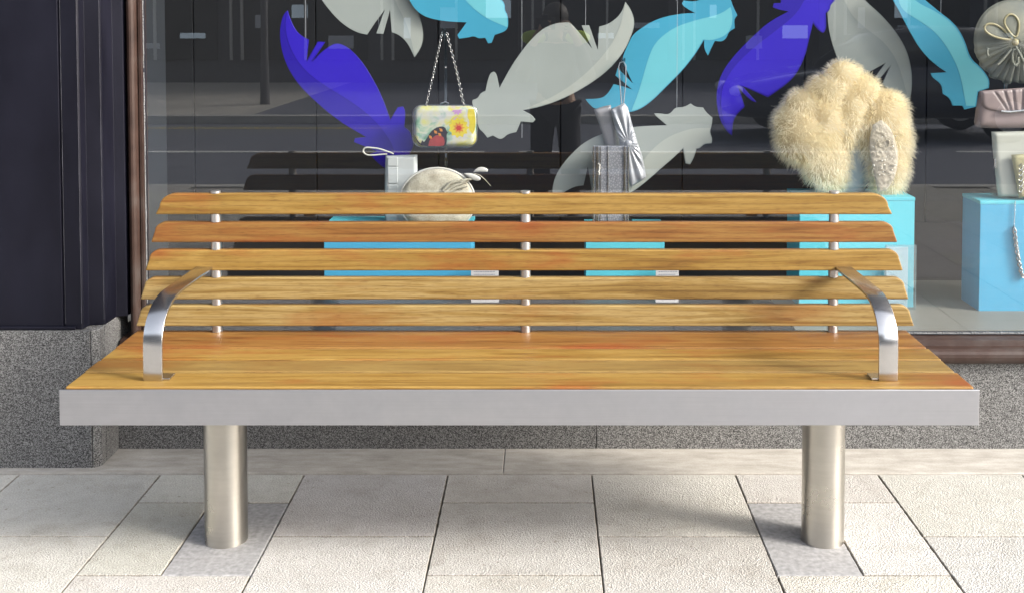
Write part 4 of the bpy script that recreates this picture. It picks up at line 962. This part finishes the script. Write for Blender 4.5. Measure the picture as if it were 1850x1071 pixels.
# ------------------------------------------------------------------ dark car on the far lane (mirrored in the glass)
M_CAR = simple('dark_blue_car_paint', (.012, .014, .035), .12, spec=.8, var=.05); M_CARG = simple('car_window_glass', (.01, .012, .014), .05, spec=.9)
M_TYRE = simple('tyre_rubber', (.015, .015, .016), .8); M_RIM = simple('alloy_rim', (.5, .5, .52), .3, metal=.8); M_LAMP = simple('clear_lamp', (.6, .62, .65), .1)
cxr, cyr, czr = 2.3, -7.4, -.12
car = empty('parked_car', (cxr+2.1, cyr, czr), 'dark blue hatchback on the far lane, mirrored in the display window', 'car')
def loft(sec, m, name, parent):
    mb = MB(); n = len(sec[0]); vs = [p for s_ in sec for p in s_]; fs = [tuple(range(n))[::-1], tuple(range((len(sec)-1)*n, len(sec)*n))]
    for i in range(len(sec)-1):
        for k in range(n): fs.append((i*n+k, i*n+(k+1) % n, (i+1)*n+(k+1) % n, (i+1)*n+k))
    mb.add(vs, fs, True); o = mb.build(name, m, parent); return o
def csec(x, w, z0, z1, tw):
    return [(cxr+x, cyr-w, czr+z0), (cxr+x, cyr-w*1.02, czr+(z0+z1)/2), (cxr+x, cyr-w*.97, czr+z1-.06), (cxr+x, cyr-w*tw, czr+z1), (cxr+x, cyr, czr+z1+.02),
            (cxr+x, cyr+w*tw, czr+z1), (cxr+x, cyr+w*.97, czr+z1-.06), (cxr+x, cyr+w*1.02, czr+(z0+z1)/2), (cxr+x, cyr+w, czr+z0)]
body = loft([csec(x, w, z0, z1, tw) for x, w, z0, z1, tw in ((0, .62, .32, .60, .8), (.12, .78, .25, .70, .85), (.6, .86, .22, .82, .88), (1.25, .88, .22, .92, .9), (2.2, .89, .22, .95, .92), (3.3, .88, .22, .98, .92), (4.0, .84, .25, .98, .9), (4.2, .72, .35, .90, .85))], M_CAR, 'body', car)
body.modifiers.new('sub', 'SUBSURF').levels = 1
gh = loft([csec(x, w, z0, z1, tw) for x, w, z0, z1, tw in ((1.2, .74, .9, .94, .95), (1.75, .70, .9, 1.30, .9), (2.4, .68, .9, 1.42, .86), (3.2, .68, .9, 1.40, .86), (3.8, .68, .9, 1.15, .9), (4.05, .68, .9, .98, .95))], M_CARG, 'windows', car)
mb = MB(); mb.add([(cxr+x, cyr+y, czr+z) for x, z in ((1.8, 1.335), (2.4, 1.45), (3.2, 1.43), (3.7, 1.25)) for y in (-.6, 0, .6)], [(0, 1, 4, 3), (1, 2, 5, 4), (3, 4, 7, 6), (4, 5, 8, 7), (6, 7, 10, 9), (7, 8, 11, 10)], True)
o = mb.build('roof', M_CAR, car); sm = o.modifiers.new('t', 'SOLIDIFY'); sm.thickness = .03; o.modifiers.new('sub', 'SUBSURF').levels = 2
for wx in (.85, 3.4):
    for sy in (-.84, .84):
        mb = MB(); mb.tube([(cxr+wx, cyr+sy-.1, czr+.32), (cxr+wx, cyr+sy-.08, czr+.32), (cxr+wx, cyr+sy+.08, czr+.32), (cxr+wx, cyr+sy+.1, czr+.32)], [.28, .32, .32, .28], 28); w = mb.build('wheel', M_TYRE, car)
        mb = MB(); mb.tube([(cxr+wx, cyr+sy-.105, czr+.32), (cxr+wx, cyr+sy+.105, czr+.32)], .2, 20); mb.build('rim', M_RIM, w)
for sy in (-.6, .6):
    mb = MB(); mb.sphere((cxr+.1, cyr+sy, czr+.62), (.1, .15, .07)); mb.build('headlight', M_LAMP, car)

# ------------------------------------------------------------------ the person behind the camera (mirrored in the glass)
M_SKIN = simple('skin', (.45, .28, .20), .55); M_JACKET = simple('dark_jacket', (.02, .02, .025), .8, var=.3); M_JEANS = simple('dark_trousers', (.018, .02, .03), .85, var=.3)
M_HAIR = simple('dark_hair', (.02, .014, .01), .6); M_HIVIS = simple('lime_hi_vis_fabric', (.45, .62, .04), .6); M_SHOE = simple('black_shoes', (.02, .02, .02), .5)
GX, GY = .07, -.34
per = empty('person', (GX, GY, 0), 'person in dark jacket with lime shoulder panels holding a camera, mirrored in the display window', 'person')
def skin(name, joints, edges, m, parent, root=0, lv=2):
    me = bpy.data.meshes.new(name); me.from_pydata([(GX+x, GY+y, z) for x, y, z, r in joints], edges, []); me.update()
    o = bpy.data.objects.new(name, me); COL.objects.link(o); me.materials.append(m)
    sk = o.modifiers.new('skin', 'SKIN'); sk.use_smooth_shade = True
    if not me.skin_vertices: me.attributes  # layer is made by the modifier
    for i, (x, y, z, r) in enumerate(joints):
        me.skin_vertices[0].data[i].radius = (r, r) if not isinstance(r, tuple) else r
        me.skin_vertices[0].data[i].use_root = (i == root)
    sb = o.modifiers.new('sub', 'SUBSURF'); sb.levels = lv; sb.render_levels = lv
    o.parent = parent; o.matrix_parent_inverse = Matrix.Translation(-parent_loc(parent)); return o
J = [(0, 0, .82, .12), (0, .0, .95, .11), (0, .02, 1.08, .125), (0, .03, 1.17, .10), (0, .05, 1.235, .045), (0, .07, 1.29, .05), (0, .075, 1.37, .075), (0, .07, 1.44, .06)]
E = [(i, i+1) for i in range(7)]
def limb(J, E, start, pts):
    p = start
    for q in pts: J.append(q); E.append((p, len(J)-1)); p = len(J)-1
    return p
for sg in (-1, 1):
    limb(J, E, 0, [(sg*.085, 0, .76, .085), (sg*.10, .05, .45, .055), (sg*.11, .0, .10, .036), (sg*.115, .05, .045, .035), (sg*.125, .15, .03, .028)])
    h = limb(J, E, 3, [(sg*.165, .03, 1.18, .05), (sg*.235, .09, .99, .038), (sg*.14, .24, 1.26, .026), (sg*.105, .27, 1.33, .03)])
    for k in range(4):
        limb(J, E, h, [(sg*(.085-.004*k), .29, 1.37-.02*k+.01, .0085), (sg*(.055-.003*k), .305, 1.385-.021*k, .008), (sg*(.03+.002*k), .30, 1.38-.021*k, .007)])
    limb(J, E, h, [(sg*.09, .25, 1.35, .010), (sg*.065, .245, 1.365, .009)])
body = skin('body', J, E, M_SKIN, per)
TJ = [(0, 0, .80, .14), (0, .0, .95, .13), (0, .02, 1.08, .145), (0, .03, 1.18, .115), (0, .05, 1.22, .065)]; TE = [(0, 1), (1, 2), (2, 3), (3, 4)]
for sg in (-1, 1): limb(TJ, TE, 3, [(sg*.165, .03, 1.18, .068), (sg*.235, .09, .99, .053), (sg*.145, .23, 1.245, .038)])
skin('jacket', TJ, TE, M_JACKET, per)
LJ = [(0, 0, .84, .125)]; LE = []
for sg in (-1, 1): limb(LJ, LE, 0, [(sg*.085, 0, .76, .10), (sg*.10, .05, .45, .075), (sg*.11, .0, .12, .06)])
skin('trousers', LJ, LE, M_JEANS, per)
mb = MB(); mb.sphere((GX, GY+.055, 1.425), (.088, .095, .09), 18, 12); mb.build('hair', M_HAIR, per)
for sg in (-1, 1):
    mb = MB(); mb.sphere((GX+sg*.15, GY+.05, 1.275), (.085, .07, .05), 14, 8); mb.build('shoulder_panel', M_HIVIS, per)
    mb = MB(); mb.sphere((GX+sg*.12, GY+.09, .045), (.05, .13, .045), 14, 8); mb.build('shoe', M_SHOE, per)
cmr = empty('camera_body', (GX-.07, -.03, 1.37), 'black camera held up by the person, mirrored in the display window', 'camera')
mb = MB(); mb.box(-.065, .065, -.10, -.055, 1.33, 1.41); mb.box(-.025, .025, -.095, -.06, 1.41, 1.43); mb.build('housing', M_DARK, cmr, bevel=.006)
mb = MB(); mb.tube([(0, -.055, 1.365), (0, -.012, 1.365)], .03, 24); mb.build('lens', M_DARK, cmr)
for o_ in (per, cmr): pass
